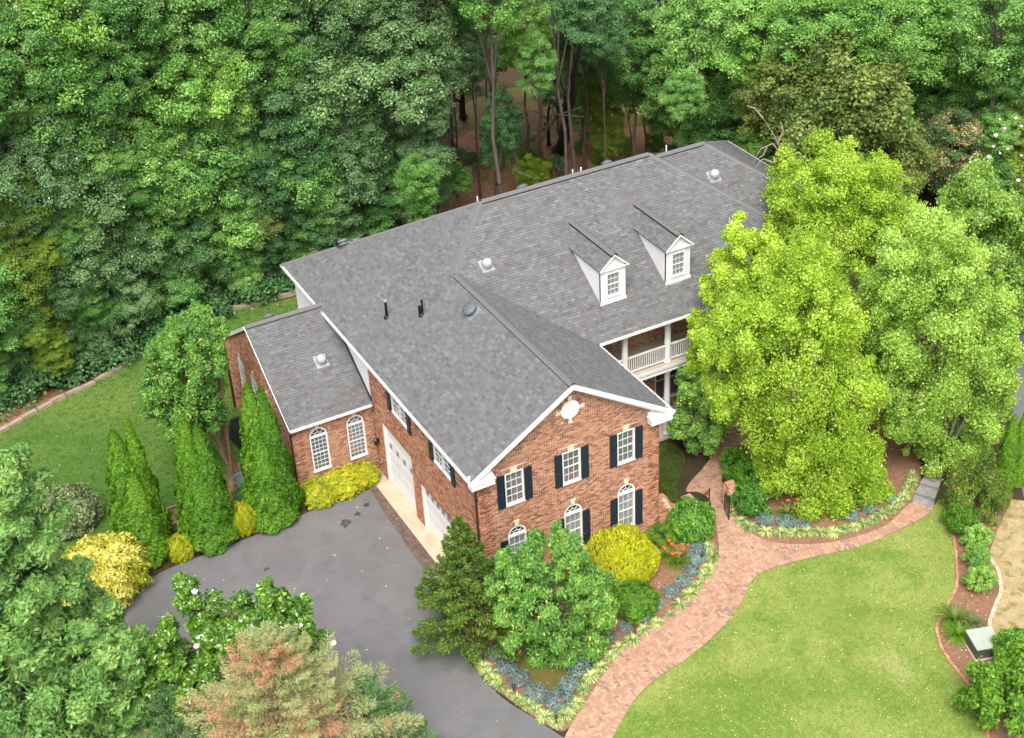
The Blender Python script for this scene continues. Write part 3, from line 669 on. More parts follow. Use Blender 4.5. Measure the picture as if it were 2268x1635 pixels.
for (a, b, c, d) in lw:
    window(loc(SIDE_L, a, .02, c), b-a, d-c, 3, 6, 'screen'); soldier_row(SIDE_L, a-.1, b+.1, d+.38, d+.5)
    fan = MB(); cxx = (a+b)/2; fan.face([(cxx+.4*math.cos(t), -.02, d+.4*math.sin(t)) for t in np.linspace(0, math.pi, 17)]+[(cxx-.4, -.02, d-.0)]); fan.build('arch_panel', M['white'], house, mw=SIDE_L)
    k = MB(); k.box(cxx-.07, cxx+.07, -.04, .02, d+.41, d+.66); k.build('keystone', M['key'], house, mw=SIDE_L)
rr = MB(); rr.box(-L2, 0, YS+LD-.25, YS+LD, -.8, HE2+.1); rr.build('side_room_wall', M['mortar'], house)

# --- porch front and the rest of the main body
PY = 8.0; DECK = 4.15
PM = frame((W, PY, 0), (1, 0, 0), (0, 0, 1)); PL = 16.6
ph_ = [(2.05-.6+.35, 3.2-.2, .9, 2.9), (5.0, 6.6, .6, 2.9), (2.3, 3.1, 5.2, 6.35), (1.15, 1.75, 4.9, 6.35), (5.55, 8.2, 5.0, 6.35), (10.5, 12.2, 5.0, 6.35)]
backing('porch_wall', PM, 0, PL, -.2, lambda x: HE-.05, ph_, t=.25)
bricks_wall('brick_courses', PM, 0, 9.6, lambda x: HE-.3, ph_)
for (a, b, c, d) in ph_: window(loc(PM, a, .02, c), b-a, d-c, 2, 2, None, fr=.06)
wr = MB(); wr.box(W-.25, W, .25, PY, -.2, HE-.02); wr.build('wing_right_wall', M['mortar'], house)
WR_M = frame((W, 0, 0), (0, 1, 0), (0, 0, 1))
bricks_wall('brick_courses', WR_M, 0, PY, lambda x: HE-.05, quoins=((0, 1),))
bk = MB(); bk.box(0, 25.0, 19.4, 19.65, -.2, HE-.03); bk.box(24.75, 25.0, PY+.26, 19.39, -.2, HE-.03); bk.build('rear_wall', M['siding'], house)
dk = MB(); dk.box(W+.01, 21.9, 5.93, PY-.03, DECK-.09, DECK); dk.build('porch_deck', M['deckfloor'], house)
fa = MB(); fa.box(W+.01, 21.9, 5.96, 6.2, DECK-.42, DECK-.095); fa.box(W+.01, 21.9, 5.90, 5.958, DECK-.2, DECK-.03); fa.box(W+.01, 21.9, 5.92, 5.958, DECK-.40, DECK-.34); fa.build('porch_beam', M['white'], house)
ce = MB(); ce.box(W+.01, 21.9, 6.2, PY-.03, DECK-.3, DECK-.28); ce.build('porch_ceiling', M['white'], house)
gl = MB(); gl.box(W+.01, 21.9, 5.8, PY, -.1, .07); gl.build('porch_floor', M['deckfloor'], house)
sf = MB(); sf.box(W+OV, 22.3, YF+.02, PY, HE-.20, HE-.17); sf.box(W+.1, 22.2, YF+.42, YF+.62, HE-.45, HE-.205); sf.build('porch_soffit', M['white'], house)
COLX = [8.72, 10.57, 12.87, 15.15, 17.45, 19.75, 21.6]
cp = MB(); cp.lathe([(.0, 0), (.2, 0), (.2, .07), (.165, .1), (.155, .2), (.15, 1.2), (.14, 2.03), (.165, 2.06), (.2, 2.09), (.2, 2.17), (0, 2.17)], 18); cu = cp.mesh('column', True)
cp = MB(); cp.lathe([(.0, 0), (.2, 0), (.2, .07), (.165, .1), (.155, .2), (.15, 2.2), (.14, 3.5), (.165, 3.53), (.2, 3.56), (.2, 3.66), (0, 3.66)], 18); cl = cp.mesh('column', True)
for x in COLX: put('column', cu, M['white'], house, loc=(x, 6.16, DECK)); put('column', cl, M['white'], house, loc=(x, 6.16, .07))
bal = MB(); bal.box(-.017, .017, -.017, .017, 0, .74); bal = bal.mesh('baluster')
for a, b in zip(COLX[:-1], COLX[1:]):
    r = MB(); r.box(a+.16, b-.16, 6.12, 6.20, DECK+.86, DECK+.93); r.box(a+.16, b-.16, 6.13, 6.19, DECK+.09, DECK+.14); ro = r.build('railing', M['white'], house)
    n = int((b-a-.34)/.115)
    for i in range(n): put('baluster', bal, M['white'], ro, loc=(a+.18+(b-a-.36)*(i+.5)/n, 6.16, DECK+.13))

# ------------------------------------------------------------------ roofs
shV, shF, shT, sh_near = [], [], [], []
def clip(poly, hp):                                 # convex clip in 2d; hp: list of (a, b) edges, inside on the left
    for (ax, ay), (bx, by) in hp:
        out = []; n = len(poly)
        if n == 0: return []
        for i in range(n):
            p, q = poly[i], poly[(i+1) % n]; dp = (bx-ax)*(p[1]-ay)-(by-ay)*(p[0]-ax); dq = (bx-ax)*(q[1]-ay)-(by-ay)*(q[0]-ax)
            if dp >= 0: out.append(p)
            if (dp >= 0) != (dq >= 0): t = dp/(dp-dq); out.append((p[0]+t*(q[0]-p[0]), p[1]+t*(q[1]-p[1])))
        poly = out
    return poly
def edges(P):
    A = sum(P[i][0]*P[(i+1) % len(P)][1]-P[(i+1) % len(P)][0]*P[i][1] for i in range(len(P)))
    if A < 0: P = P[::-1]
    return [(P[i], P[(i+1) % len(P)]) for i in range(len(P))]
def shingles(o, u, v, polys, seed=1, detail=True):
    """o eave origin, u along the eave, v up the slope (unit); polys convex in (u, v) metres"""
    rd = random.Random(seed); u = np.array(u, float); v = np.array(v, float); o = np.array(o, float); n = np.cross(u, v); n = n/np.linalg.norm(n)
    if n[2] < 0: n = -n
    allp = [p for P in polys for p in P]; u0, u1 = min(p[0] for p in allp), max(p[0] for p in allp); v0, v1 = min(p[1] for p in allp), max(p[1] for p in allp)
    E = [edges(P) for P in polys]; bb = [(min(p[0] for p in P), max(p[0] for p in P), min(p[1] for p in P), max(p[1] for p in P)) for P in polys]
    EX = .135; r = 0; y = v0
    while y < v1:
        x = u0-rd.uniform(0, .3); run = 0
        while x < u1:
            if run <= 0: base = rd.random(); run = rd.randint(1, 2)
            run -= 1; w = rd.choice((.10, .13, .16, .19, .24)); thick = rd.choice((.012, .014, .022)); t = min(1, max(0, .12+base*.45+rd.random()*.38))
            rect = [(x, y), (x+w, y), (x+w, y+EX+.004), (x, y+EX+.004)]
            for e, b in zip(E, bb):
                if x+w < b[0] or x > b[1] or y+EX < b[2] or y > b[3]: continue
                c = clip(rect, e)
                if len(c) < 3: continue
                k = len(shV)
                for (a, q) in c:
                    h = .004+thick*(1-(q-y)/EX)+ .002; shV.append(o+u*a+v*q+n*h)
                m = len(c); shF.append(tuple(range(k, k+m))); shT.append(t)
                if abs(c[0][1]-y) < 1e-5 and abs(c[1][1]-y) < 1e-5 and m == 4:       # butt edge
                    k2 = len(shV); shV.append(o+u*c[0][0]+v*(c[0][1])); shV.append(o+u*c[1][0]+v*(c[1][1])); shF.append((k2, k2+1, k+1, k)); shT.append(0)
                    cc = o+u*(x+w/2)+v*y; sh_near.append((float(np.dot(cc-CAMP, cc-CAMP)), len(shF)-2))
            x += w+.002
        y += EX; r += 1
def slab(name, P3, t=.12, mat=None):
    mb = MB(); n = len(P3); k = 0; top = [(p[0], p[1], p[2]) for p in P3]; bot = [(p[0], p[1], p[2]-t) for p in P3]
    mb.face(top); mb.face(bot[::-1])
    for i in range(n): j = (i+1) % n; mb.face([bot[i], bot[j], top[j], top[i]])
    return mb.build(name, mat or M['shingle'], house)
def plane(o, u, s, zf, polys, seed):
    """polys in plan (x, y); o plan origin on the eave; u plan unit along the eave; s slope; up-slope plan direction is 90deg left of u"""
    u3 = np.array([u[0], u[1], 0.]); g = np.array([-u[1], u[0], 0.]); c = math.sqrt(1+s*s); v3 = (g+np.array([0, 0, s]))/c
    out = []
    for P in polys:
        q = [(np.dot(np.array([p[0]-o[0], p[1]-o[1]]), u3[:2]), np.dot(np.array([p[0]-o[0], p[1]-o[1]]), g[:2])*c) for p in P]; out.append(q)
        slab('roof_deck', [(p[0], p[1], zf(p[0], p[1])-.004) for p in P])
    shingles((o[0], o[1], zf(*o)), u3, v3, out, seed)
XL = -OV; XRt = W+OV; YQ = -Q
zl = lambda x, y: HE+SL*(x+OV); zr = lambda x, y: HE+SL*(W+OV-x); zfm = lambda x, y: HE+SF*(y-YF); zbm = lambda x, y: HE+SB*(YB-y); ze = lambda x, y: HE+SF*(XE1-x)
plane((XL, YWR), (0, -1), SL, zl, [[(XL, YQ), (W/2, YQ), (W/2, YWR), (XL, YWR)], [(XL, YWR), (W/2, YWR), (XH, YM), (XL, YB)]], 11)
plane((XRt, YQ), (0, 1), SL, zr, [[(XRt, YQ), (XRt, YF), (W/2, YWR), (W/2, YQ)]], 12)
plane((XRt, YF), (1, 0), SF, zfm, [[(W/2, YWR), (XRt, YF), (XE1, YF), (XR, YM), (XH, YM)]], 13)
zx = lambda x, y: HE+SF*(y-YF2); zxe = lambda x, y: HE+SF*(XE2-x); zxb = lambda x, y: HE+SB*(YB2-y)
XV = XR+.25/SF                                       # where the lower ridge leaves the main hip
plane((XE1, YF), (0, 1), SF, ze, [[(XE1, YF), (XE1, YF+.3), (XV+.4, YM-.02), (XV, YM), (XR, YM)]], 14)
plane((XR, YF2), (1, 0), SF, zx, [[(XR+.1, YM), (XR+.1, YM-.6), (XE1-.2, YF2), (XE2, YF2), (XX, YM)]], 15)
plane((XE2, YF2), (0, 1), SF, zxe, [[(XE2, YF2), (XE2, YB2), (XX, YM)]], 16)
slab('roof_deck', [(XL, YB, HE), (XH, YM, HM), (XR, YM, HM), (XE1, YB, HE)]); slab('roof_deck', [(XR, YM, HX), (XX, YM, HX), (XE2, YB2, HE), (XR, YB2, HE)])
# side room roof (plain gable, small overhang)
zs = lambda x, y: HE2+S2*(y-(YS-O2))
plane((-L2-.06, YS-O2), (1, 0), S2, zs, [[(-L2-.06, YS-O2), (-.02, YS-O2), (-.02, YSR), (-L2-.06, YSR)]], 17)
slab('roof_deck', [(-.02, YSB, HE2), (-L2-.06, YSB, HE2), (-L2-.06, YSR, HR2), (-.02, YSR, HR2)])

# --- dormers: sub-assemblies that are parts of the house
def dormer(xc, yf_, zbot):
    hw_ = .645; top = zbot+1.75; pk = top+.70; sd_ = .70/(hw_+.10); ov = .10
    root = MB()
    yroof = lambda z: YF+(z-HE)/SF
    fz0 = zfm(0, yf_)
    f = MB(); wx0, wx1, wz0_, wz1_ = -.35, .35, zbot+.32, zbot+1.50
    for (a, b, c, d) in ((-hw_, wx0, fz0, top), (wx1, hw_, fz0, top), (wx0, wx1, fz0, wz0_), (wx0, wx1, wz1_, top)): f.box(xc+a, xc+b, yf_, yf_+.1, c, d)
    f.box(xc-hw_-.03, xc+hw_+.03, yf_-.05, yf_+.02, fz0-.01, fz0+.12)
    f.face([(xc-hw_, yf_, top), (xc+hw_, yf_, top), (xc, yf_, pk-.04)]); f.box(xc-hw_-.1, xc+hw_+.1, yf_-.12, yf_-.001, top-.05, top+.02)
    d = f.build('dormer', M['siding'], house)
    for sg in (-1, 1):                               # cheeks: triangle between front, roof and eave
        X = xc+sg*hw_; yb_ = yroof(top); c = MB(); X2 = X-sg*.08
        P = [(yf_+.001, fz0-.02), (yb_, top), (yf_+.001, top)]
        c.face([(X, y, z) for y, z in P]); c.face([(X2, y, z) for y, z in P][::-1]); c.build('dormer_cheek', M['siding'], d)
    for sg in (-1, 1):                               # two roof slopes
        e = (xc+sg*(hw_+ov), top+.02-.0); 
        yv = yroof(pk); ye = yroof(e[1]); yq = yf_-.14
        P3 = [(e[0], yq, e[1]), (xc, yq, pk), (xc, yv, pk), (e[0], ye, e[1])]
        mb = MB(); mb.face(P3 if sg < 0 else P3[::-1]); mb.face([(p[0], p[1], p[2]-.06) for p in P3])
        mb.face([(P3[0][0], P3[0][1], P3[0][2]), (P3[1][0], P3[1][1], P3[1][2]), (P3[1][0], P3[1][1], P3[1][2]-.08), (P3[0][0], P3[0][1], P3[0][2]-.08)]); 
        mb.face([(P3[0][0], P3[0][1], P3[0][2]), (P3[3][0], P3[3][1], P3[3][2]), (P3[3][0], P3[3][1], P3[3][2]-.06), (P3[0][0], P3[0][1], P3[0][2]-.06)])
        mb.build('dormer_roof', M['shingle'], d)
        run = hw_+ov; s = (pk-e[1])/run; c_ = math.sqrt(1+s*s)
        if sg < 0: o_ = (e[0], ye, e[1]+.003); u_ = (0, -1, 0); v_ = (1/c_, 0, s/c_); poly = [(0, 0), (ye-yq, 0), (ye-yq, run*c_), (ye-yv, run*c_)]
        else: o_ = (e[0], yq, e[1]+.003); u_ = (0, 1, 0); v_ = (-1/c_, 0, s/c_); poly = [(0, 0), (ye-yq, 0), (yv-yq, run*c_), (0, run*c_)]
        shingles(o_, u_, v_, [poly], 30+sg)
        fb = MB(); A = Vector((e[0], yf_-.15, e[1]-.03)); B = Vector((xc, yf_-.15, pk-.03)); fb.bar(A, B, .03, .07, (0, 0, 1)); fb.build('rake_trim', M['white'], d)
    for i in range(14):                              # dentil-like blocks beside the window
        for sx in (-.54, .54): q = MB(); q.box(xc+sx-.035, xc+sx+.035, yf_-.012, yf_-.0005, fz0+.18+i*.105, fz0+.245+i*.105); 
    m4 = Matrix.Translation((xc-.35, yf_+.0, wz0_)); wd = window(FRONT_M @ m4, .70, 1.18, 3, 4, 'blind', fr=.05, head=.05, casing=.07); wd.parent = house
    ridge_caps([(xc, yf_-.16, pk+.015), (xc, yroof(pk)-.1, pk+.015)], .62, vent=True)
    return d
CAPS = {}
def ridge_caps(pts, s, vent=False, s2=None, w=.16, L=.155):
    """overlapping bent shingles along a ridge or hip"""
    key = (round(s, 2), vent)
    if key not in CAPS:
        ms = []
        for k in range(3):
            mb = MB(); lift = .072 if vent else .022; z1 = .012
            for y0, y1, h0, h1 in ((0, L*1.12, lift+z1, lift),):
                A = [(-w, y0, h0-s*w), (0, y0, h0), (w, y0, h0-s*w)]; B = [(-w, y1, h1-s*w), (0, y1, h1), (w, y1, h1-s*w)]; t = (.3, .55, .8)[k]
                mb.face([A[0], A[1], B[1], B[0]][::-1], t); mb.face([A[1], A[2], B[2], B[1]][::-1], t)
                d_ = .014
                mb.face([(p[0], p[1], p[2]-d_) for p in (A[0], A[1])]+[A[1], A[0]], t); mb.face([(p[0], p[1], p[2]-d_) for p in (A[1], A[2])]+[A[2], A[1]], t)
                mb.face([A[0], B[0], (B[0][0], B[0][1], B[0][2]-d_), (A[0][0], A[0][1], A[0][2]-d_)], t); mb.face([A[2], B[2], (B[2][0], B[2][1], B[2][2]-d_), (A[2][0], A[2][1], A[2][2]-d_)], t)
            ms.append(mb.mesh('ridge_cap'))
        CAPS[key] = ms
    a, b = Vector(pts[0]), Vector(pts[1]); d = (b-a); Ln = d.length; d.normalize()
    y = d; x = y.cross(Vector((0, 0, 1))).normalized(); z = x.cross(y)
    n = int(Ln/L); R = Matrix(((x.x, y.x, z.x, 0), (x.y, y.y, z.y, 0), (x.z, y.z, z.z, 0), (0, 0, 0, 1)))
    for i in range(n):
        p = a+d*(Ln*i/n); put('ridge_cap', random.choice(CAPS[key]), M['cap'], house, mw=Matrix.Translation(p) @ R)
    if vent:
        mb = MB(); mb.v = []; q = w*1.02; 
        P = [(-q, 0, -s*q-.01), (q, 0, -s*q-.01), (q, Ln, -s*q-.01), (-q, Ln, -s*q-.01), (-q, 0, -s*q+.058), (q, 0, -s*q+.058), (q, Ln, -s*q+.058), (-q, Ln, -s*q+.058)]
        mb.hexa(P); mb.build('ridge_vent', M['dark'], house, mw=Matrix.Translation(a) @ R)
ridge_caps([(W/2, YQ+.02, HR), (W/2, YWR-.2, HR)], SL, True)
ridge_caps([(XH+.1, YM, HM), (XR-.1, YM, HM)], SF, True)
ridge_caps([(XR+.35, YM, HX), (XX-.05, YM, HX)], SF, True)
ridge_caps([(-L2-.05, YSR, HR2), (-.35, YSR, HR2)], S2, True)
for P in (((W/2, YWR, HR), (XH, YM, HM)), ((XL, YB, HE), (XH, YM, HM)), ((XE1, YF, HE), (XR, YM, HM)), ((XE2, YF2, HE), (XX, YM, HX)), ((XE2, YB2, HE), (XX, YM, HX))): ridge_caps(P, .42, False, L=.22 if False else .155)
dormer(10.50, 6.99, 7.72); dormer(13.92, 6.97, 7.70)
# flush the shingles: the 300 nearest the camera are parts, the rest one field
sh_near.sort(); near = set(i for _, i in sh_near[:290])
for i in near:
    a, b = shF[i], shF[i+1]; vv = [shV[k] for k in a]+[shV[k] for k in b]; c0 = np.mean(vv, axis=0)
    m_ = MB(); m_.v = [tuple(p-c0) for p in vv]; m_.f = [tuple(range(4)), tuple(range(4, 8))]; m_.t = [shT[i], shT[i+1]]
    put('shingle', m_.mesh('shingle'), M['shingle'], house, loc=tuple(c0))
rem = MB(); rem.v = [tuple(p) for p in shV]
rem.f = [f for i, f in enumerate(shF) if i not in near and (i-1) not in near]; rem.t = [t for i, t in enumerate(shT) if i not in near and (i-1) not in near]
tag(rem.build('shingle_field', M['shingle'], house), kind='stuff')

# --- gutters, fascia, rakes, returns
def gutter(a, b, out):                               # along the eave from a to b; out = plan direction away from the roof
    a, b, o = Vector(a), Vector(b), Vector((out[0], out[1], 0)); d = (b-a); L = d.length; d.normalize()
    mb = MB(); up = Vector((0, 0, 1)); w = .09
    P = lambda t, k, z: tuple(a+d*t+o*k+up*z)
    for k0, k1, z0, z1 in ((0, .008, -.10, -.005), (.008, w, -.10, -.088), (w, w+.012, -.10, .0), (-.03, -.001, -.15, -.01)):
        mb.hexa([P(0, k0, z0), P(L, k0, z0), P(L, k1, z0), P(0, k1, z0), P(0, k0, z1), P(L, k0, z1), P(L, k1, z1), P(0, k1, z1)])
    g = mb.build('gutter', M['white'], house); n = int(L/.62); h = MB(); h.box(-.018, .018, -.03, w+.01, -.004, .012); hm = h.mesh('gutter_hanger')
    R = Matrix(((d.x, o.x, 0, 0), (d.y, o.y, 0, 0), (0, 0, 1, 0), (0, 0, 0, 1)))
    for i in range(n): put('gutter_hanger', hm, M['white'], g, mw=Matrix.Translation(a+d*(L*(i+.5)/n)) @ R)
gutter((XL, YB, HE), (XL, YQ, HE), (-1, 0)); gutter((XRt, YF-.1, HE), (XRt, YQ, HE), (1, 0)); gutter((XRt+.12, YF, HE), (XE1, YF, HE), (0, -1))
gutter((-L2-.06, YS-O2, HE2), (-.12, YS-O2, HE2), (0, -1)); gutter((XE2, YF2, HE), (XE2, YB2, HE), (1, 0))
def board(name, a, b, w, h, up=(0, 0, 1)): m_ = MB(); m_.bar(a, b, w, h, up); return m_.build(name, M['white'], house)
board('rake_trim', (XL-.1, YQ-.03, HE-.10), (W/2, YQ-.03, HR-.09), .05, .19); board('rake_trim', (W/2, YQ-.031, HR-.09), (XRt+.1, YQ-.031, HE-.10), .05, .19)
so_ = MB()
for s_ in (0, 1):
    xa, xb = (XL, W/2) if s_ == 0 else (XRt, W/2); P = [(xa, YQ, HE-.16), (xb, YQ, HR-.16), (xb, -.02, HR-.16), (xa, -.02, HE-.16)]; so_.face(P if s_ else P[::-1]); so_.face([(p[0], p[1], p[2]+.03) for p in P])
so_.build('rake_soffit', M['white'], house)
fr_ = MB()
for s_ in (0, 1):
    A = (0 if s_ == 0 else W, -.035, HE+SL*OV-.30); B = (W/2, -.035+(0.001 if s_ else 0), HR-.30); fr_.bar(A, B, .03, .16)
fr_.build('frieze_board', M['white'], house)
for sg, x0_ in ((-1, XL), (1, XRt)):                 # boxed cornice returns with a little sloping cap
    r = MB(); xa, xb = (x0_-.02, x0_+1.0) if sg < 0 else (x0_-1.0, x0_+.02)
    r.box(xa, xb, YQ-.02, -.03, HE-.42, HE-.16); r.box(xa-.03, xb+.03, YQ-.06, -.03, HE-.159, HE-.10)
    lo = MB(); r.hexa([(xa, YQ-.04, HE-.099), (xb, YQ-.04, HE-.099), (xb, -.03, HE-.099), (xa, -.03, HE-.099), (xa, YQ-.04, HE-.09), (xb, YQ-.04, HE-.09), (xb, -.03, HE+.10), (xa, -.03, HE+.10)])
    r.build('cornice_return', M['white'], house)
sb = MB(); sb.box(XL, -.03, YQ, YB-.3, HE-.16, HE-.14); sb.build('eave_soffit', M['white'], house)
# side room rakes
rk = MB(); rk.bar((-L2-.09, YS-O2, HE2-.07), (-L2-.09, YSR, HR2-.07), .03, .10); rk.bar((-L2-.091, YSR, HR2-.07), (-L2-.091, YSB, HE2-.07), .05, .17); rk.build('rake_trim', M['white'], house)
sfl = MB(); sfl.hexa([(-.10, YS-.2, HE2+S2*.05+.02), (-.03, YS-.2, HE2+S2*.05+.02), (-.03, YSR, HR2+.02), (-.10, YSR, HR2+.02), (-.10, YS-.2, HE2+S2*.05+.09), (-.03, YS-.2, HE2+S2*.05+.09), (-.03, YSR, HR2+.09), (-.10, YSR, HR2+.09)]); sfl.build('step_flashing', M['dark'], house)
# --- downspouts
def pipe_run(pts, r, mat, nm='downspout'):
    m_ = MB()
    for a, b in zip(pts[:-1], pts[1:]): m_.tube(a, b, r, r, 8)
    return m_.build(nm, mat, house)
pipe_run([(-.30, -.15, HE-.15), (-.10, .06, HE-.6), (-.09, .07, .25), (-.3, .05, .12)], .05, M['brown'])
pipe_run([(-L2+.0, YS-.35, HE2-.15), (-L2-.02, YS-.11, HE2-.4), (-L2-.02, YS-.1, .15)], .05, M['brown'])
pipe_run([(-L2-.10, YS+LD+.2, HE2-.15), (-L2-.09, YS+LD-.1, HE2-.4), (-L2-.09, YS+LD-.1, -.5)], .06, M['brown'])
# --- small white marks, roof vents and pipes (all things fixed to the roof are parts of the house)
def roof_m(p, nrm): 
    z = Vector(nrm).normalized(); x = Vector((1, 0, 0)); x = (x-z*x.dot(z)).normalized(); y = z.cross(x)
    return Matrix(((x.x, y.x, z.x, p[0]), (x.y, y.y, z.y, p[1]), (x.z, y.z, z.z, p[2]), (0, 0, 0, 1)))
NF, NL, NS, NB = (0, -SF, 1), (-SL, 0, 1), (0, -S2, 1), (0, SB, 1)
def skytube(x, y, zf, nrm, mat='galv'):
    z = zf(x, y); f = MB(); f.box(-.30, .30, -.34, .30, .012, .024); o = f.build('tube_flashing', M['flash'], house, mw=roof_m((x, y, z), nrm))
    b = MB(); b.lathe([(.25, -.1), (.235, .18), (.245, .20), (.24, .24)], 20); b.build('tube_collar', M[mat], o, mw=roof_m((0, 0, 0), (0, 0, 1)) if False else (o.matrix_local.to_3x3().inverted().to_4x4()))
    d = MB(); d.lathe([(.235, .22), (.22, .30), (.17, .38), (.09, .43), (0.001, .445)], 20); d.build('dome', M['dome'], o, smooth=True, mw=o.matrix_local.to_3x3().inverted().to_4x4())
M['dome'] = simple('frosted_dome', (.40, .385, .36), .12, .05, 3, spec=.8)
skytube(5.73, 9.89, zfm, NF); skytube(-1.45, 12.87, zs, NS); skytube(18.52, 10.92, zx, NF)
def turbine(x, y, zf, nrm, r=.30, h=.16):
    z = zf(x, y); f = MB(); f.box(-.34, .34, -.4, .34, .012, .024); o = f.build('vent_flashing', M['galv'], house, mw=roof_m((x, y, z), nrm)); I = o.matrix_local.to_3x3().inverted().to_4x4()
    b = MB(); b.lathe([(.2, -.1), (.2, h)], 16); b.build('vent_neck', M['ventgrey'], o, mw=I)
    c = MB(); c.lathe([(0.0, h+.001), (r, h), (r+.04, h+.03), (r+.03, h+.10), (r*.7, h+.16), (0.001, h+.18)], 22); c.build('vent_hood', M['ventgrey'], o, smooth=True, mw=I)
turbine(3.62, 7.19, zl, NL)
for (x, y) in ((9.6, 13.5), (14.2, 13.5)): turbine(x, y, zbm, NB, .24, .10)
turbine(2.0, 17.6, lambda x, y: HE+SB*(YB-y), NB, .24, .12)
turbine(-2.6, 16.1, lambda x, y: HE2+S2*(YSB-y), (0, S2, 1), .24, .12)
for (x, y) in ((6.95, 12.9), (12.0, 13.0), (12.45, 13.0), (17.2, 13.0)):
    p = MB(); p.tube((0, 0, -.1), (0, 0, .30), .035, .035, 8); p.build('vent_pipe', M['white'], house, loc=(x, y, zbm(x, y) if x < 16 else HX-.2))
def boot(x, y, hs, label):
    z = zl(x, y); p = MB(); p.tube((0, 0, -.05), (0, 0, hs), .062, .062, 10); o = p.build('vent_pipe', M['black'], house, loc=(x, y, z))
    b = MB(); b.lathe([(.15, -.04), (.12, .05), (.075, .1)], 12); b.build('pipe_boot', M['black'], o)
    c = MB(); c.lathe([(0, hs), (.09, hs), (.1, hs+.03), (.09, hs+.1), (0, hs+.12)], 12); c.build('pipe_cap', M['galv'] if hs > .7 else M['black'], o); return o
boot(1.26, 11.05, .80, ''); o = boot(2.25, 9.42, .34, '')
for dx, dy, h in ((.10, .12, .62), (-.08, .05, .4)):
    p = MB(); p.tube((dx, dy, -.05), (dx, dy, h), .045, .045, 8); p.tube((dx, dy, h), (dx, dy, h+.05), .06, .06, 8); p.build('flue', M['black'], o)
bv = MB(); bv.hexa([(-.17, -.2, 0), (.17, -.2, 0), (.17, .2, 0), (-.17, .2, 0), (-.17, -.2, .05), (.17, -.2, .05), (.12, .14, .14), (-.12, .14, .14)]); bv.build('box_vent', M['ventgrey'], house, mw=roof_m((3.05, 9.54, zl(3.05, 0)), NL) @ Matrix.Rotation(-math.pi/2, 4, 'Z'))
bx = MB(); bx.box(-.3, .3, -.18, .18, 0, .07); bx.build('box_vent', M['dark'], house, mw=roof_m((22.6, 11.2, zxe(22.6, 0)), (SF, 0, 1)))
# security floodlight under the left cornice
fl = MB(); fl.tube((0, 0, 0), (0, -.12, -.05), .03, .05, 8); fl.tube((.08, 0, 0), (.12, -.12, -.05), .03, .05, 8); tag(fl.build('floodlight', M['white'], loc=(.35, -.03, HE-.5)), 'small white twin floodlight under the left cornice return', 'floodlight')

# ------------------------------------------------------------------ garden wall, piers, iron gate
gw = empty('garden_wall', (0, 0, 0)); tag(gw, 'low brick garden wall with scrolled end running from the house corner to the gate', 'wall')
GM = frame((W, .02, 0), (1, 0, 0), (0, 0, 1))
def wtop(x): 
    if x < .25: return 2.05
    if x < .8: return 2.05-.75*(1-math.cos((x-.25)/.55*math.pi))/2
    return 1.30-.35*max(0, min(1, (x-.8)/.5))
b_ = MB(); xs = np.linspace(0, 1.6, 33)
for a, b in zip(xs[:-1], xs[1:]): b_.hexa([(a, .012, 0), (b, .012, 0), (b, .20, 0), (a, .20, 0), (a, .012, wtop(a)), (b, .012, wtop(b)), (b, .20, wtop(b)), (a, .20, wtop(a))])
b_.build('wall_core', M['mortar'], gw, mw=GM)
o = bricks_wall('brick_courses', GM, 0, 1.6, wtop); o.parent = gw
s_acc = 0
xs = np.linspace(0, 1.6, 200); lastp = (0, wtop(0))
pts_ = [(0, wtop(0))]
for x in xs:
    if math.hypot(x-pts_[-1][0], wtop(x)-pts_[-1][1]) > .078: pts_.append((x, wtop(x)))
cb = MB(); cb.box(-.033, .033, -.01, .22, 0, .1, .6); cbm = cb.mesh('brick')
for p, q in zip(pts_[:-1], pts_[1:]):
    t = math.atan2(q[1]-p[1], q[0]-p[0]); put('brick', cbm, M['brick'], gw, mw=GM @ Matrix.Translation((p[0], 0, p[1])) @ Matrix.Rotation(-t, 4, 'Y'))
def pier(x, y, h, label, round_=False):
    r = empty('brick_pier', (x, y, 0)); tag(r, label, 'gate pier'); hw_ = .21; c = MB(); c.box(-hw_+.012, hw_-.012, -hw_+.012, hw_-.012, 0, h); c.build('pier_core', M['mortar'], r)
    bm_ = []
    for k in range(4): b = MB(); b.box(-.1, .1, -.05, .05, 0, .057, (.2, .45, .7, .9)[k]); bm_.append(b.mesh('brick'))
    z = 0; row = 0
    while z < h-.02:
        for sx, sy, rz in ((-.105, -.16, 0), (.105, -.16, 0), (-.105, .16, 0), (.105, .16, 0)) if row % 2 else ((-.16, -.105, math.pi/2), (-.16, .105, math.pi/2), (.16, -.105, math.pi/2), (.16, .105, math.pi/2)):
            put('brick', random.choice(bm_), M['brick'], r, loc=(sx, sy, z), rz=rz)
        z += .0677; row += 1
    if round_:
        for k in range(9):
            t = math.pi*(k+.5)/9; b = MB(); b.box(-.21, .21, -.038, .038, .13, .2, random.uniform(.2, .9)); put('brick', b.mesh('brick'), M['brick'], r, mw=Matrix.Translation((0, 0, h-.05)) @ Matrix.Rotation(math.pi/2-t, 4, 'X') @ Matrix.Translation((0, 0, 0)))
        q = MB(); q.tube((-.205, 0, h-.05), (.205, 0, h-.05), .14, .14, 14); q.build('cap_core', M['mortar'], r)
    else:
        for i in range(2):
            for j in range(2): b = MB(); b.box(-.118, .118, -.118, .118, 0, .06, .55); put('brick', b.mesh('brick'), M['paver'], r, loc=(-.122+.244*i, -.122+.244*j, h))
    return r
pier(10.11, .23, 1.24, 'square brick gate pier with flat cap behind the round green shrub'); pier(12.2, .15, 1.24, 'brick gate pier with rounded brick cap right of the path', True)
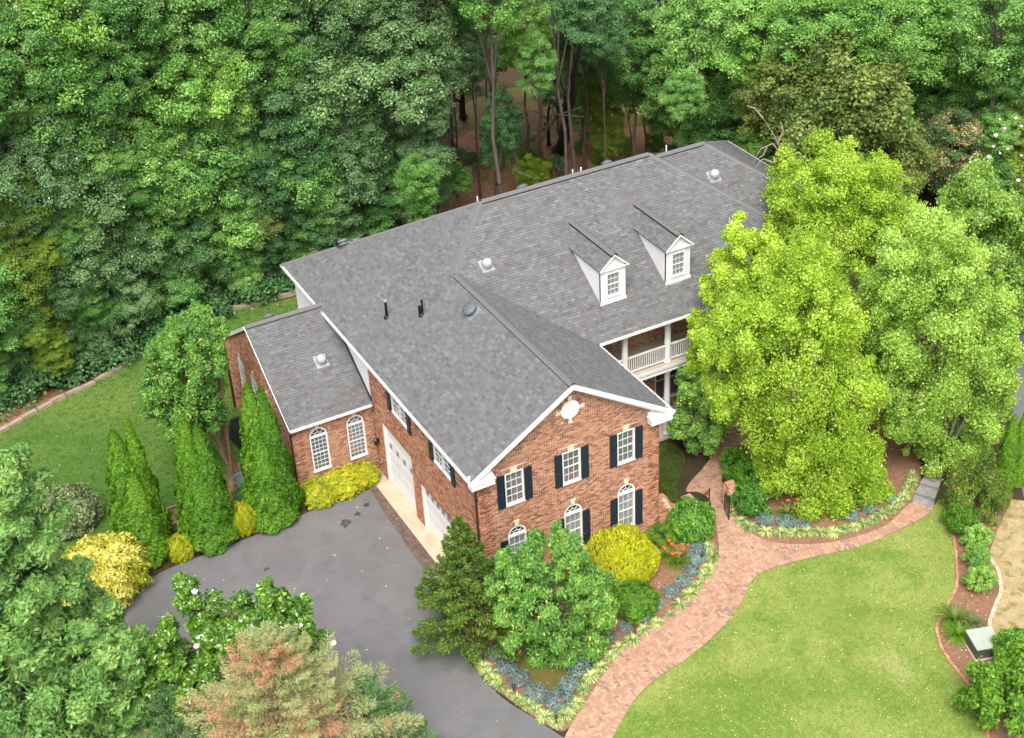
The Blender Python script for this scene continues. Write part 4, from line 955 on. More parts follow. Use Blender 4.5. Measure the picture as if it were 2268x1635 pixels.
def gate(p, q, label):
    p = Vector((*p, 0)); q = Vector((*q, 0)); L = (q-p).length; g = empty('iron_gate', p, math.atan2(q.y-p.y, q.x-p.x)); tag(g, label, 'gate', None)
    f = MB(); top = lambda x: 1.02+.34*(x/L)**1.6
    f.bar((0, 0, .08), (0, 0, top(0)), .03, .03, (0, 1, 0)); f.bar((L, 0, .08), (L, 0, top(L)+.03), .04, .04, (0, 1, 0)); f.bar((0, 0, .12), (L, 0, .12), .025, .03)
    n = 8
    for i in range(n): a, b = L*i/n, L*(i+1)/n; f.bar((a, 0, top(a)), (b, 0, top(b)), .025, .03); f.bar((a, 0, top(a)-.2), (b, 0, top(b)-.2), .02, .02)
    f.build('gate_frame', M['dark'], g)
    for i in range(1, 7): x = L*i/7; b = MB(); b.bar((x, 0, .12), (x, 0, top(x)-.01), .014, .014, (0, 1, 0)); b.build('bar', M['dark'], g)
    for i in range(5):
        c = MB(); cx_ = L*(i+1)/6; cz_ = top(cx_)-.10
        for k in range(10): t0, t1 = 2*math.pi*k/10, 2*math.pi*(k+1)/10; c.bar((cx_+.055*math.cos(t0), 0, cz_+.07*math.sin(t0)), (cx_+.055*math.cos(t1), 0, cz_+.07*math.sin(t1)), .012, .012, (0, 1, 0))
        c.build('scroll', M['dark'], g)
gate((10.36, .12), (11.2, .2), 'black iron gate leaf standing closed beside the square brick pier')
gate((11.88, .0), (11.63, -.72), 'black iron gate leaf swung open in front of the rounded brick pier')

# ================================================================== VEGETATION
def lf(n, stops, **k): M[n] = leaf(n+'_leaves', stops, **k)
lf('oak_blue', [(0, (0.063, 0.150, 0.050)), (.5, (0.133, 0.258, 0.091)), (.93, (0.229, 0.370, 0.159)), (1, (0.576, 0.655, 0.378))])
lf('oak_green', [(0, (0.069, 0.191, 0.037)), (.5, (0.145, 0.327, 0.069)), (.93, (0.268, 0.474, 0.133)), (1, (0.629, 0.768, 0.336))])
lf('oak_bright', [(0, (0.102, 0.232, 0.037)), (.5, (0.193, 0.402, 0.070)), (.93, (0.315, 0.548, 0.139)), (1, (0.675, 0.801, 0.369))])
lf('dark_green', [(0, (0.042, 0.113, 0.039)), (.5, (0.087, 0.202, 0.064)), (1, (0.156, 0.315, 0.112))])
lf('yellowgreen', [(0, (0.108, 0.185, 0.019)), (.5, (0.200, 0.308, 0.031)), (1, (0.339, 0.447, 0.077))])
lf('olive', [(0, (0.068, 0.115, 0.022)), (.5, (0.135, 0.202, 0.040)), (.9, (0.234, 0.294, 0.068)), (1, (0.363, 0.387, 0.136))])
lf('birch_lime', [(0, (0.195, 0.324, 0.026)), (.5, (0.352, 0.519, 0.044)), (.9, (0.507, 0.680, 0.093)), (1, (0.819, 0.842, 0.296))], trans=.4)
lf('birch_pale', [(0, (0.189, 0.335, 0.046)), (.5, (0.339, 0.521, 0.087)), (.9, (0.500, 0.690, 0.156)), (1, (0.839, 0.900, 0.381))], trans=.4)
lf('willow_oak', [(0, (0.094, 0.218, 0.046)), (.5, (0.201, 0.383, 0.095)), (.9, (0.308, 0.503, 0.132)), (.965, (0.474, 0.589, 0.150)), (1, (0.529, 0.472, 0.123))])
lf('magnolia', [(0, (0.035, 0.106, 0.010)), (.5, (0.088, 0.213, 0.015)), (.85, (0.188, 0.338, 0.031)), (1, (0.400, 0.525, 0.100))], rough=.22, trans=.12, spec=.7)
lf('dying', [(0, (0.165, 0.257, 0.075)), (.35, (0.278, 0.364, 0.124)), (.62, (0.456, 0.470, 0.222)), (1, (0.570, 0.485, 0.246))], patch=((.52, .28, .16), .6, .50, .62), trans=.25)
lf('greenfir', [(0, (0.072, 0.168, 0.060)), (.5, (0.144, 0.276, 0.096)), (1, (0.264, 0.408, 0.144))], patch=((.42, .20, .09), .5, .62, .68))
lf('hemlock', [(0, (0.058, 0.120, 0.017)), (.5, (0.128, 0.218, 0.029)), (.9, (0.235, 0.339, 0.048)), (1, (0.547, 0.275, 0.081))])
lf('cherry', [(0, (0.101, 0.258, 0.053)), (.5, (0.213, 0.427, 0.084)), (.9, (0.378, 0.616, 0.128)), (1, (0.881, 0.833, 0.122))])
lf('arbor', [(0, (0.041, 0.125, 0.005)), (.5, (0.081, 0.207, 0.005)), (1, (0.150, 0.305, 0.016))], rough=.6, trans=.2)
lf('gold', [(0, (0.371, 0.438, 0.015)), (.5, (0.618, 0.604, 0.023)), (1, (0.795, 0.773, 0.064))], trans=.3)
lf('golden', [(0, (0.380, 0.392, 0.055)), (.5, (0.561, 0.531, 0.084)), (1, (0.687, 0.692, 0.222))], patch=((.34, .38, .03), .9, .54, .62), trans=.3)
lf('myrtle', [(0, (0.045, 0.149, 0.030)), (.5, (0.098, 0.254, 0.045)), (.94, (0.179, 0.359, 0.060)), (1, (0.628, 0.508, 0.105))])
lf('grey', [(0, (0.068, 0.105, 0.041)), (.5, (0.145, 0.200, 0.083)), (1, (0.323, 0.378, 0.180))])
lf('laurel', [(0, (0.036, 0.132, 0.014)), (.5, (0.084, 0.252, 0.024)), (1, (0.216, 0.432, 0.048))], rough=.35, spec=.5)
lf('shrub_green', [(0, (0.045, 0.133, 0.012)), (.5, (0.097, 0.238, 0.018)), (1, (0.194, 0.372, 0.030))])
lf('blueplant', [(0, (0.095, 0.162, 0.155)), (.5, (0.162, 0.257, 0.243)), (1, (0.297, 0.419, 0.392))], trans=.1)
lf('liriope', [(0, (0.126, 0.210, 0.037)), (.4, (0.284, 0.378, 0.095)), (.7, (0.525, 0.588, 0.263)), (1, (0.651, 0.693, 0.378))], trans=.25)
lf('daylily', [(0, (.06, .13, .015)), (.6, (.14, .24, .03)), (.93, (.22, .30, .05)), (1, (.55, .45, .12))])
lf('yg_gold', [(0, (.22, .29, .012)), (.5, (.40, .44, .018)), (1, (.60, .58, .05))])
lf('mimosa', [(0, (0.072, 0.157, 0.057)), (.6, (0.143, 0.243, 0.072)), (.75, (0.486, 0.372, 0.172)), (1, (0.887, 0.543, 0.286))])

def unit(v): return v/np.maximum(np.linalg.norm(v, axis=-1, keepdims=True), 1e-9)
def rdir(n, r): v = r.normal(size=(n, 3)); return unit(v)
def leaf_quads(P, Nn, L, Wd, r, droop=0.0, axis=None, fold=.0):
    """one folded diamond per point; Nn normals"""
    n = len(P); a = rdir(n, r) if axis is None else axis
    t = unit(np.cross(Nn, a)) if axis is None else unit(axis-Nn*np.sum(axis*Nn, 1, keepdims=True))
    if droop: t = unit(t+np.array([0, 0, -droop]))
    s = unit(np.cross(Nn, t)); L = L*r.uniform(.7, 1.3, (n, 1)); Wd = Wd*r.uniform(.7, 1.3, (n, 1))
    V = np.empty((n, 4, 3)); V[:, 0] = P-t*L*.5; V[:, 1] = P+s*Wd*.5-Nn*Wd*fold; V[:, 2] = P+t*L*.5; V[:, 3] = P-s*Wd*.5-Nn*Wd*fold
    return V.reshape(-1, 3), np.arange(n*4).reshape(n, 4)
def clumps_surface(n, r, rx, rz, low=-.35, jitter=.14, inner=.22):
    C = []; 
    while len(C) < n:
        d = rdir(1, r)[0]
        if d[2] < low and r.random() > .15: continue
        k = r.uniform(.40, .75) if r.random() < inner else 1-abs(r.normal())*jitter
        k *= 1+.16*math.sin(3*math.atan2(d[1], d[0])+d[2]*5)
        C.append((d[0]*rx*k, d[1]*rx*k, d[2]*rz*k))
    return np.array(C)
def foliage(C, R, per, L, Wd, r, flat=.75, up=.6, spread=.5, droop=0., cen=None, shell=.35, tonevar=.25, fold=.12):
    """C clump centres (k,3), R radii (k,), per leaves in a clump of radius 1 unit area scale"""
    cen = np.zeros(3) if cen is None else cen; P = []; Nn = []; T = []
    for c, rr_ in zip(C, R):
        n = per; d = rdir(n, r); o = unit(np.array([c-cen]))[0]; d = unit(d+o*.35+np.array([0, 0, .25]))
        rad = rr_*(1-shell*r.random((n, 1))**1.5)*(1+.20*r.normal(size=(n, 1)))*(1+.22*np.sin(d[:, :1]*5+rr_*40)*np.sin(d[:, 1:2]*6+rr_*70))
        p = c+d*rad*np.array([1, 1, flat]); P.append(p); Nn.append(unit(d*.7+np.array([0, 0, up])+r.normal(size=(n, 3))*spread))
        T.append(np.clip(r.random(n)*.75+r.uniform(-tonevar, tonevar)+.15, 0, 1))
    P = np.concatenate(P); Nn = np.concatenate(Nn); T = np.concatenate(T)
    rare = r.random(len(T)) < .012; T = np.where(rare, 1.0, np.minimum(T, .93))
    V, F = leaf_quads(P, Nn, L, Wd, r, droop, fold=fold); return V, F, T
def trunk_mb(base, top, r0, limbs, r, nseg=5, bend=.012, lo=.3):
    """tapered trunk with limbs curving out to given points; unit scale free"""
    mb = MB(); P = [np.array(base)+(np.array(top)-np.array(base))*i/nseg+np.array([r.normal()*bend, r.normal()*bend, 0])*(0 if i in (0,) else 1)*np.linalg.norm(np.array(top)-np.array(base)) for i in range(nseg+1)]
    for i in range(nseg): mb.tube(P[i], P[i+1], r0*(1-.8*i/nseg), r0*(1-.8*(i+1)/nseg), 7, caps=False)
    mb.tube(P[0], P[0]+(P[1]-P[0])*.06, r0*1.5, r0*1.0, 7, caps=False)
    for q in limbs:
        q = np.array(q); k = min(nseg-1, max(1, int(nseg*r.uniform(lo, .9)))); a = P[k]; rr_ = r0*(1-.8*k/nseg)*.55; m = (a+q)/2+np.array([0, 0, .12*np.linalg.norm(q-a)])
        mb.tube(a, m, rr_, rr_*.6, 5, caps=False); mb.tube(m, q, rr_*.6, rr_*.15, 5, caps=False)
        for _ in range(2): e = m+(q-m)*r.uniform(.3, .8); f = e+rdir(1, r)[0]*np.linalg.norm(q-m)*.4; mb.tube(e, f, rr_*.3, rr_*.08, 4, caps=False)
    return mb

# --- unit deciduous crowns (radius 1) shared by the forest trees
CROWN, TRUNK = [], []
for s in range(7):
    r = np.random.default_rng(100+s); rz = (1.15, 1.35, 1.0, 1.5, 1.2, 1.3, 1.1)[s]
    C = clumps_surface(120, r, 1-.16, rz-.16, low=-.6, jitter=.13, inner=.2); R = r.uniform(.10, .28, len(C))
    V, F, T = foliage(C, R, 310, .054, .036, r, flat=.68, up=.8, spread=.6, shell=.5, tonevar=.3)
    me = mesh_np('crown', V, F, T); CROWN.append((me, rz, C))
    TRUNK.append(trunk_mb((0, 0, -rz-1.6), (0, 0, rz*.55), .055, [C[i] for i in r.choice(len(C), 14, replace=False) if C[i][2] > -.3], r, nseg=8, lo=.5).mesh('trunk', True))
CLEAR = G([(960, 560), (960, 250), (1000, 160), (1540, 160), (1560, 420), (1400, 500)])
def forest_tree(px, py, rpx, h, mat, label, cat='tree', group='tall trees of the forest', s=None, bark='bark', squash=1.0, name='forest_tree', base=None):
    s = random.randrange(len(CROWN)) if s is None else s; me, rz, C = CROWN[s]
    P0 = at(px, py, h*.6); R = rpx*dist_px(P0)/FD; zc = max(h-R*rz*squash*.9, R*rz*squash*.75); P = at(px, py, zc); R = rpx*dist_px(P)/FD
    def bad(P): return (-7-R*.4 < P[0] < 27+R*.3 and -15 < P[1] < 22.5+R*.45) or inside(np.array([P[0]]), np.array([P[1]]), LAWN_B)[0]
    while name == 'forest_tree' and bad(P) and zc > R*.45: zc -= .4; P = at(px, py, zc); R = rpx*dist_px(P)/FD
    ring = [(math.cos(a)*R*.8, math.sin(a)*R*.8) for a in np.linspace(0, 6.28, 9)[:-1]]
    for _ in range(30):
        if name != 'forest_tree' or not inside(np.array([P[0]+q[0] for q in ring]), np.array([P[1]+q[1] for q in ring]), LAWN_B).any(): break
        P = P+HF*.35
    sz = R*squash
    if name == 'forest_tree' and not (960 < px < 1540 and py > 20):
        sz = R*random.uniform(.9, 1.12)
    root = empty(name, (P[0], P[1], 0), random.uniform(0, 6.28)); tag(root, label, cat, group)
    put('crown', me, M[mat], root, loc=(0, 0, zc), scale=(R, R, sz))
    if name == 'forest_tree' and not (960 < px < 1540) and not inside(np.array([P[0]]), np.array([P[1]]), CLEAR)[0]:
        zz = zc-rz*sz*.75; k = 3                                 # lower boughs, each a crown of its own shape
        while zz > 1.2:
            s2 = (s+k) % len(CROWN); q = R*random.uniform(.50, .66); put('bough', CROWN[s2][0], M[mat], root, loc=(random.uniform(-.35, .35)*R, random.uniform(-.35, .35)*R, max(zz, q*.5)), scale=(q, q, q*.85), rz=random.uniform(0, 6)); zz -= q*1.7; k += 1
    k = R; o = put('trunk', TRUNK[s], M[bark], root, loc=(0, 0, zc), scale=(k, k, max(squash*k*.35, zc/(rz+1.6)+.05)))
    return root
BL, GR, BR_, DK, YG, OL = 'oak_blue', 'oak_green', 'oak_bright', 'dark_green', 'yellowgreen', 'olive'
FT = [ # px, py, crown radius px, height, colour, label
 (95, 100, 135, 21, BR_, 'bright green tree with pale tips in the upper left corner of the forest'),
 (235, 60, 100, 21, GR, 'mid green tree behind the bright pair near the upper left corner'),
 (330, 250, 140, 21, BR_, 'tallest bright green oak standing forward in the left part of the forest'),
 (75, 290, 130, 20, GR, 'green tree at the left edge below the pale tipped corner tree'),
 (430, 70, 110, 21, GR, 'mid green tree at the top edge left of the pale grey-green oak'),
 (445, 400, 120, 18, GR, 'green tree directly right of and below the tallest bright oak'),
 (330, 470, 110, 17, GR, 'rounded green tree under the tallest bright oak, above the back lawn'),
 (150, 430, 115, 18, BL, 'grey-green tree between the left edge and the tallest bright oak'),
 (255, 590, 100, 14, BL, 'bluish green tree whose crown ends just above the stone edge'),
 (15, 480, 70, 15, YG, 'yellow-green tree crown cut by the left edge, upper of two'),
 (25, 640, 75, 13, YG, 'yellow-green tree crown cut by the left edge, lower of two'),
 (150, 620, 100, 14, BL, 'dark bluish tree overhanging the far left end of the back lawn'),
 (400, 600, 95, 13, DK, 'dark green tree behind the crepe myrtle at the forest edge'),
 (500, 520, 100, 14, GR, 'green tree left of the small yellow-brown conifer'),
 (650, 60, 115, 22, BL, 'pale grey-green oak at the top edge above the left roof corner'),
 (680, 230, 145, 21, BL, 'broad bluish oak behind the left corner of the main roof'),
 (560, 290, 105, 19, DK, 'dark tree in the gap between the tallest bright oak and the broad bluish oak'),
 (640, 420, 110, 16, GR, 'mid green tree below the broad bluish oak, just behind the left roof corner'),
 (760, 390, 100, 17, BL, 'bluish tree just left of the leaf-littered clearing, second row'),
 (700, 520, 75, 11, DK, 'dark low tree behind the roof corner beside the broken edge of the lawn'),
 (860, 90, 105, 22, BL, 'bluish tree at the top edge above the clearing, left one'),
 (900, 240, 125, 21, BL, 'large bluish oak hanging over the left side of the clearing'),
 (780, 200, 95, 20, BL, 'bluish tree squeezed between the two largest bluish oaks'),
 (985, 50, 90, 14, GR, 'green tree at the top edge above the large bluish oak of the clearing'),
 (925, 405, 52, 9, BR_, 'bright leafed small tree at the left rim of the clearing'),
 (835, 430, 62, 11, DK, 'dark tree at the left rim of the clearing behind the roof hip'),
 (1045, 140, 62, 11, BL, 'narrow bluish crown above the black trunk in the clearing'),
 (1160, 80, 75, 11.5, BR_, 'light green crown above the grey trunk of the clearing'),
 (1290, 50, 80, 13, DK, 'dark crown carried by the leaning dark trunk'),
 (1405, 100, 85, 12, GR, 'green crown right of the leaning dark trunk'),
 (1510, 195, 90, 10, GR, 'spreading green tree at the right rim of the clearing'),
 (1560, 80, 105, 15, GR, 'green tree at the top edge right of the clearing'),
 (1610, 250, 90, 9, GR, 'mid green tree behind the far right end of the roof ridge'),
 (1690, 80, 105, 15, BR_, 'yellowish green tree at the top edge beyond the olive tree'),
 (1810, 60, 105, 17, BR_, 'pale green poplar-like tree at the top edge, left of its twin'),
 (1940, 70, 110, 17, BR_, 'pale green poplar-like tree at the top edge, right of its twin'),
 (2080, 90, 125, 13, BR_, 'pale green tree beyond the mimosa near the upper right corner'),
 (2220, 80, 110, 15, GR, 'green tree in the upper right corner'),
 (2100, 215, 90, 9, GR, 'green tree between the olive tree and the white flowering myrtle'),
 (2230, 180, 85, 9, GR, 'mid green tree above the white flowering myrtle at the right edge'),
]
for t in FT: forest_tree(*t[:5], t[5])
ORD = 'first second third fourth fifth sixth seventh eighth ninth tenth eleventh twelfth thirteenth fourteenth fifteenth sixteenth seventeenth eighteenth nineteenth twentieth'.split()
ROW = [(x+random.uniform(-30, 30), y, random.uniform(95, 125)) for y in (-70, -190) for x in range(-60, 2400, 165)]
for x, y, rp in ROW: forest_tree(x, y, rp, 22 if x < 1400 else 12, (random.choice((BL, GR, BR_, GR)) if x < 1500 else random.choice((GR, BR_, BR_))), 'far forest tree in the %s row, %s from the left along the top' % ('last' if y < -100 else 'second last', ORD[max(0, min(19, int((x+90)//165)))]), group='farthest row of forest trees')
for x, y, rp, h, m in ((-90, 200, 130, 20, GR), (-90, 450, 120, 18, BL), (-80, 700, 110, 14, GR), (2360, 150, 110, 8, GR), (2400, 380, 100, 6, YG), (560, 150, 100, 22, GR), (200, 200, 100, 20, GR), (1075, 15, 75, 12, GR), (40, 170, 90, 21, GR), (770, 20, 90, 22, BL), (1640, 180, 85, 11, GR), (1990, 150, 100, 11, BR_), (460, 210, 100, 21, BR_), (1335, 90, 60, 12, DK), (640, 320, 90, 17, DK), (250, 380, 100, 17, GR), (60, 400, 100, 16, BL), (550, 420, 80, 14, DK)):
    near_ = min(FT, key=lambda t: (t[0]-x)**2+(t[1]-y)**2)[5].split(' in the ')[0].split(', ')[0]; side = 'left' if x < min(FT, key=lambda t: (t[0]-x)**2+(t[1]-y)**2)[0] else 'right'
    forest_tree(x, y, rp, h, m, ' '.join(('%s %s crown %s of the %s' % ('lower' if h < 16 else 'smaller', {BL: 'bluish', GR: 'green', BR_: 'bright', DK: 'dark', YG: 'yellowish'}[m], side, near_)).split()[:16]), group='canopy trees between the larger crowns')
# big olive tree, mimosa, white myrtle at the right
OLV = forest_tree(1850, 225, 178, 14, OL, 'wide olive green tree with drooping sprays behind the birches', s=2, name='broad_tree', squash=.95, group=None)
forest_tree(1715, 225, 88, 11.5, OL, 'narrow olive green tree leaning out left of the wide olive tree', s=5, name='broad_tree', group=None)
forest_tree(1970, 370, 95, 8.5, OL, 'low olive green tree between the wide olive tree and the birches', s=4, name='broad_tree', group=None)
forest_tree(2110, 340, 80, 7, 'mimosa', 'mimosa tree with faded pinkish orange flower tufts at its right side', s=1, name='mimosa_tree', group=None)
wm = forest_tree(2240, 330, 100, 7, YG, 'yellow-green myrtle tree with white flower heads at the right edge', s=4, name='flowering_tree', group=None)
db = MB(); r = np.random.default_rng(3)
for pts in (((1745, 395), (1735, 350), (1715, 300), (1690, 262)), ((1735, 350), (1712, 318), (1685, 330), (1668, 362)), ((1722, 318), (1735, 290), (1728, 268)), ((1712, 360), (1690, 352), (1672, 372)), ((1690, 262), (1672, 240), (1655, 235)), ((1700, 322), (1690, 345), (1680, 350))):
    W3 = [on_wall_through(np.array(OLV.location), px, py, -6.5)-np.array(OLV.location) for px, py in pts]; c_ = math.cos(OLV.rotation_euler.z); s_ = math.sin(OLV.rotation_euler.z)
    W3 = [(w[0]*c_+w[1]*s_, -w[0]*s_+w[1]*c_, w[2]) for w in W3]
    for k in range(len(W3)-1): db.tube(W3[k], W3[k+1], .048-.012*k, .036-.012*k, 6, caps=False)
db.build('dead_branch', M['barkpale'], OLV, True)['label'] = 'bare pale dead branch at its lower left'
fb = MB(); fb.lathe([(0, -.08), (.10, -.04), (.12, .03), (.05, .09), (0, .1)], 7); fbm = fb.mesh('flower_head')
for q in ((2215, 265), (2250, 262), (2225, 285), (2262, 280), (2200, 325), (2215, 340), (2232, 330), (2190, 348), (2262, 345), (2150, 360), (2205, 300), (2255, 400)):
    d = ray(*q); d = d/np.linalg.norm(d); cpt = at(2240, 330, 5.0); t_ = np.dot(cpt-CAMP, d)-2.2; p = CAMP+d*t_
    put('flower_head', fbm, M['petal'], wm, mw=wm.matrix_basis.inverted() @ Matrix.Translation(Vector(p)) @ Matrix.Scale(random.uniform(.5, 1.1), 4))
# clearing: tall bare trunks and small understory trees
def trunk_tree(bx, by, tx, ty, h, r0, bark, label, crowns=(), mat=DK):
    b = at(bx, by, 0); d = ray(tx, ty); 
    t = at(tx, ty, h); root = empty('bare_trunk_tree', tuple(b)); tag(root, label, 'tree'); r = np.random.default_rng(int(bx)); tp = t-b
    lim = [tp*r.uniform(.5, .8)+rdir(1, r)[0]*2.0 for _ in range(5)]
    trunk_mb((0, 0, 0), tp, r0, lim, r, 6, .004).build('trunk', M[bark], root, True)
    for (cx_, cy_, cr_, cz_, s_, sq) in crowns:
        c = at(cx_, cy_, cz_); R = cr_*dist_px(c)/FD; put('crown', CROWN[s_][0], M[mat], root, loc=tuple(c-b), scale=(R, R, R*sq), rz=random.uniform(0, 6))
    return root
trunk_tree(1240, 338, 1292, 60, 15, .42, 'barkdark', 'thick dark leaning trunk at the back of the clearing', ((1300, 30, 80, 17, 0, .8),))
trunk_tree(1197, 362, 1192, 120, 13, .20, 'barkpale', 'slim grey trunk standing upright in the middle of the clearing', ((1190, 150, 48, 12, 3, 1.1),), GR)
trunk_tree(1100, 432, 1112, 320, 7.5, .19, 'barkpale', 'pale straight trunk closest to the roof ridge with narrow dark crown', ((1110, 275, 48, 8, 3, 1.2), (1108, 330, 42, 5.5, 1, 1.0)), DK)
trunk_tree(1216, 322, 1214, 200, 8, .14, 'barkdark', 'thin dark trunk between the grey trunk and the leaning trunk', ((1215, 190, 36, 8.5, 1, 1.1),), DK)
trunk_tree(1026, 262, 1024, 150, 8, .26, 'barkdark', 'black trunk at the left back of the clearing', ((1025, 130, 50, 10, 0, .9),), BL)
trunk_tree(1522, 332, 1518, 180, 9, .14, 'bark', 'thin brownish trunk at the right rim of the clearing', ((1515, 215, 50, 9, 5, .9),), GR)
for (px, py, rp, h, m, l) in ((1330, 220, 48, 5, 'yellowgreen', 'airy light green sapling right of the leaning trunk'), (1345, 285, 42, 3.6, 'yellowgreen', 'round yellow-green sapling below the airy one in the clearing'), (1178, 385, 42, 2.4, 'birch_lime', 'bright green bush just behind the roof ridge in the clearing'),
        (575, 505, 45, 5.5, 'olive', 'small yellowish conifer at the forest edge left of the roof corner'), (1010, 400, 40, 4, 'oak_green', 'small green sapling at the left of the clearing'), (1350, 335, 20, 1.6, 'yellowgreen', 'low yellow-green sprout near the ridge, left of another'), (1385, 325, 18, 1.8, 'yellowgreen', 'low yellow-green sprout near the ridge end'),
        (1600, 315, 45, 5, 'dark_green', 'dark bush behind the right end of the roof'), (1290, 250, 28, 4, 'oak_green', 'slim green sapling touching the leaning trunk')):
    forest_tree(px, py, rp, h, m, l, 'sapling', None, name='sapling')
for i, (px, py, rp, h, m) in enumerate(((1000, 150, 52, 8, 'oak_green'), (1090, 120, 55, 8, 'oak_blue'), (1250, 150, 48, 8, 'oak_green'), (1340, 140, 60, 8, 'oak_green'), (1430, 170, 62, 8, 'oak_green'), (1500, 130, 60, 8, 'oak_bright'), (1395, 210, 45, 6, 'oak_green'), (1470, 262, 46, 5, 'oak_green'), (1540, 300, 44, 4, 'dark_green'), (1070, 60, 60, 9, 'oak_blue'), (1230, 70, 60, 9, 'oak_green'), (1285, 190, 36, 5, 'yellowgreen'), (1130, 320, 14, 1.0, 'shrub_green'), (1160, 345, 14, .9, 'shrub_green'), (1285, 325, 16, 1.0, 'shrub_green'), (1330, 345, 18, 1.2, 'shrub_green'), (1450, 318, 24, 1.6, 'shrub_green'), (1045, 350, 16, 1.2, 'dark_green'))):
    forest_tree(px, py, rp, h, m, '%s understory %s of the clearing behind the roof, %s counting from the left back' % ({'oak_green': 'green', 'oak_blue': 'bluish', 'dark_green': 'dark', 'oak_bright': 'bright', 'yellowgreen': 'yellowish', 'shrub_green': 'low green'}[m], 'tree' if h > 4 else 'bush', (ORD+['twenty-first', 'twenty-second'])[i]), 'understory plant', 'understory plants of the clearing', name='sapling')
# undergrowth along the forest edge: one mass nobody could count
r = np.random.default_rng(5); C = []
for k in range(230):
    t = r.random()
    if k < 150: px, py = (-40+760*t, 955-330*t-abs(r.normal())*60-14)
    else: px, py = (760+900*t, 330+r.uniform(-40, 90))
    if 1040 < px < 1500 and py > 250 and r.random() < .8: continue
    p = at(px, py, 0); C.append((p[0], p[1], r.uniform(.1, .9)))
C = np.array(C); C = C[~((C[:, 0] > -6) & (C[:, 0] < 27) & (C[:, 1] < 21.5))]
V, F, T = foliage(C, r.uniform(.5, 1.1, len(C)), 260, .22, .15, r, cen=np.array([0, 0, -30.]))
tag(put('forest_undergrowth', mesh_np('forest_undergrowth', V, F, T*.9), M['dark_green']), 'dark green undergrowth along the foot of the forest', kind='stuff')

# --- near trees
def multi_tree(name, label, base, masses, mat, per, L, Wd, R0=1.0, depth=1.0, bark='barkpale', stems=3, sub=5, droop=.5, flat=1.0, seed=1, group=None, cat='tree', stem_r=.10, up=.3, back=True, shell=.4):
    """crown masses given by where they stand in the vertical plane through the trunk; each mass is split in clumps all round in depth"""
    r = np.random.default_rng(seed); b = np.array(base, float); C = []; R = []; 
    for (mx, my, mr) in masses:
        c = on_wall_through(b, mx, my, 0.0); rm = mr*dist_px(c)/FD
        for layer in ((-1, 0, 1) if back else (-.6, 0)):
            off = HF*layer*rm*depth*1.0; n = sub if layer < 1 else max(2, sub//2)
            for _ in range(n):
                d = rdir(1, r)[0]*rm*.62; C.append(c+off+d); R.append(rm*r.uniform(.26, .46))
    for (mx, my, mr) in masses:                              # loose outer sprays
        c = on_wall_through(b, mx, my, 0.0); rm = mr*dist_px(c)/FD
        for _ in range(max(3, sub//2)): C.append(c+rdir(1, r)[0]*rm*r.uniform(.9, 1.18)); R.append(rm*r.uniform(.10, .2))
    C = np.array(C)-b; R = np.array(R); C[:, 2] = np.maximum(C[:, 2], R*.8)
    root = empty(name, tuple(b)); tag(root, label, cat, group); cen = C.mean(0)
    V, F, T = foliage(C, R, per, L, Wd, r, flat=flat, up=up, spread=.6, droop=droop, cen=cen, shell=shell)
    put('crown', mesh_np('crown', V, F, T), M[mat], root)
    mb = MB(); hi = C[C[:, 2] > np.percentile(C[:, 2], 45)]
    for s in range(stems):
        q = hi[r.integers(len(hi))]; a = np.array([r.normal()*.12, r.normal()*.12, 0]); m = a+np.array([q[0]*.35, q[1]*.35, q[2]*.45]); mb.tube(a, m, stem_r, stem_r*.7, 8, caps=False); mb.tube(m, q, stem_r*.7, stem_r*.15, 7, caps=False)
        for _ in range(9): e = m+(q-m)*r.uniform(0, .8); t = C[r.integers(len(C))]; t = e+(t-e)*.75; mb.tube(e, t, stem_r*.35, stem_r*.08, 5, caps=False)
    mb.build('trunk', M[bark], root, True); return root
def gb(px, py): return at(px, py, 0)
multi_tree('birch_tree', 'bright lime green birch closest to the brick path, brightest of the group', gb(1760, 1080), [(1790, 585, 70), (1720, 640, 75), (1830, 660, 85), (1650, 700, 75), (1740, 740, 90), (1850, 760, 80), (1640, 790, 65), (1760, 840, 95), (1880, 850, 75), (1690, 900, 70), (1830, 940, 95), (1740, 980, 70), (1890, 960, 60), (1880, 1050, 85), (1800, 1060, 75), (1850, 1130, 65), (1920, 1100, 50), (1580, 760, 42), (1600, 860, 50), (1700, 1040, 40)],
    'birch_lime', 560, .115, .08, seed=21, sub=8, stems=5, droop=.8, flat=1.15)
multi_tree('birch_tree', 'large lime green birch farthest back, over the right end of the house roof', gb(1850, 830), [(1835, 370, 60), (1760, 410, 62), (1920, 380, 65), (1850, 450, 80), (1750, 480, 60), (1960, 450, 65), (2010, 490, 50), (1840, 530, 75), (1920, 540, 65), (1720, 540, 45), (1990, 560, 60)],
    'birch_lime', 520, .12, .08, seed=22, sub=8, stems=4, droop=.5)
multi_tree('birch_tree', 'small lime green birch beside the porch, covering the porch railing', gb(1590, 985), [(1640, 525, 40), (1690, 545, 38), (1610, 590, 42), (1665, 600, 45), (1590, 650, 36), (1640, 670, 45), (1560, 735, 38), (1550, 800, 32)],
    'birch_lime', 420, .12, .09, seed=23, sub=8, stems=3, droop=.5)
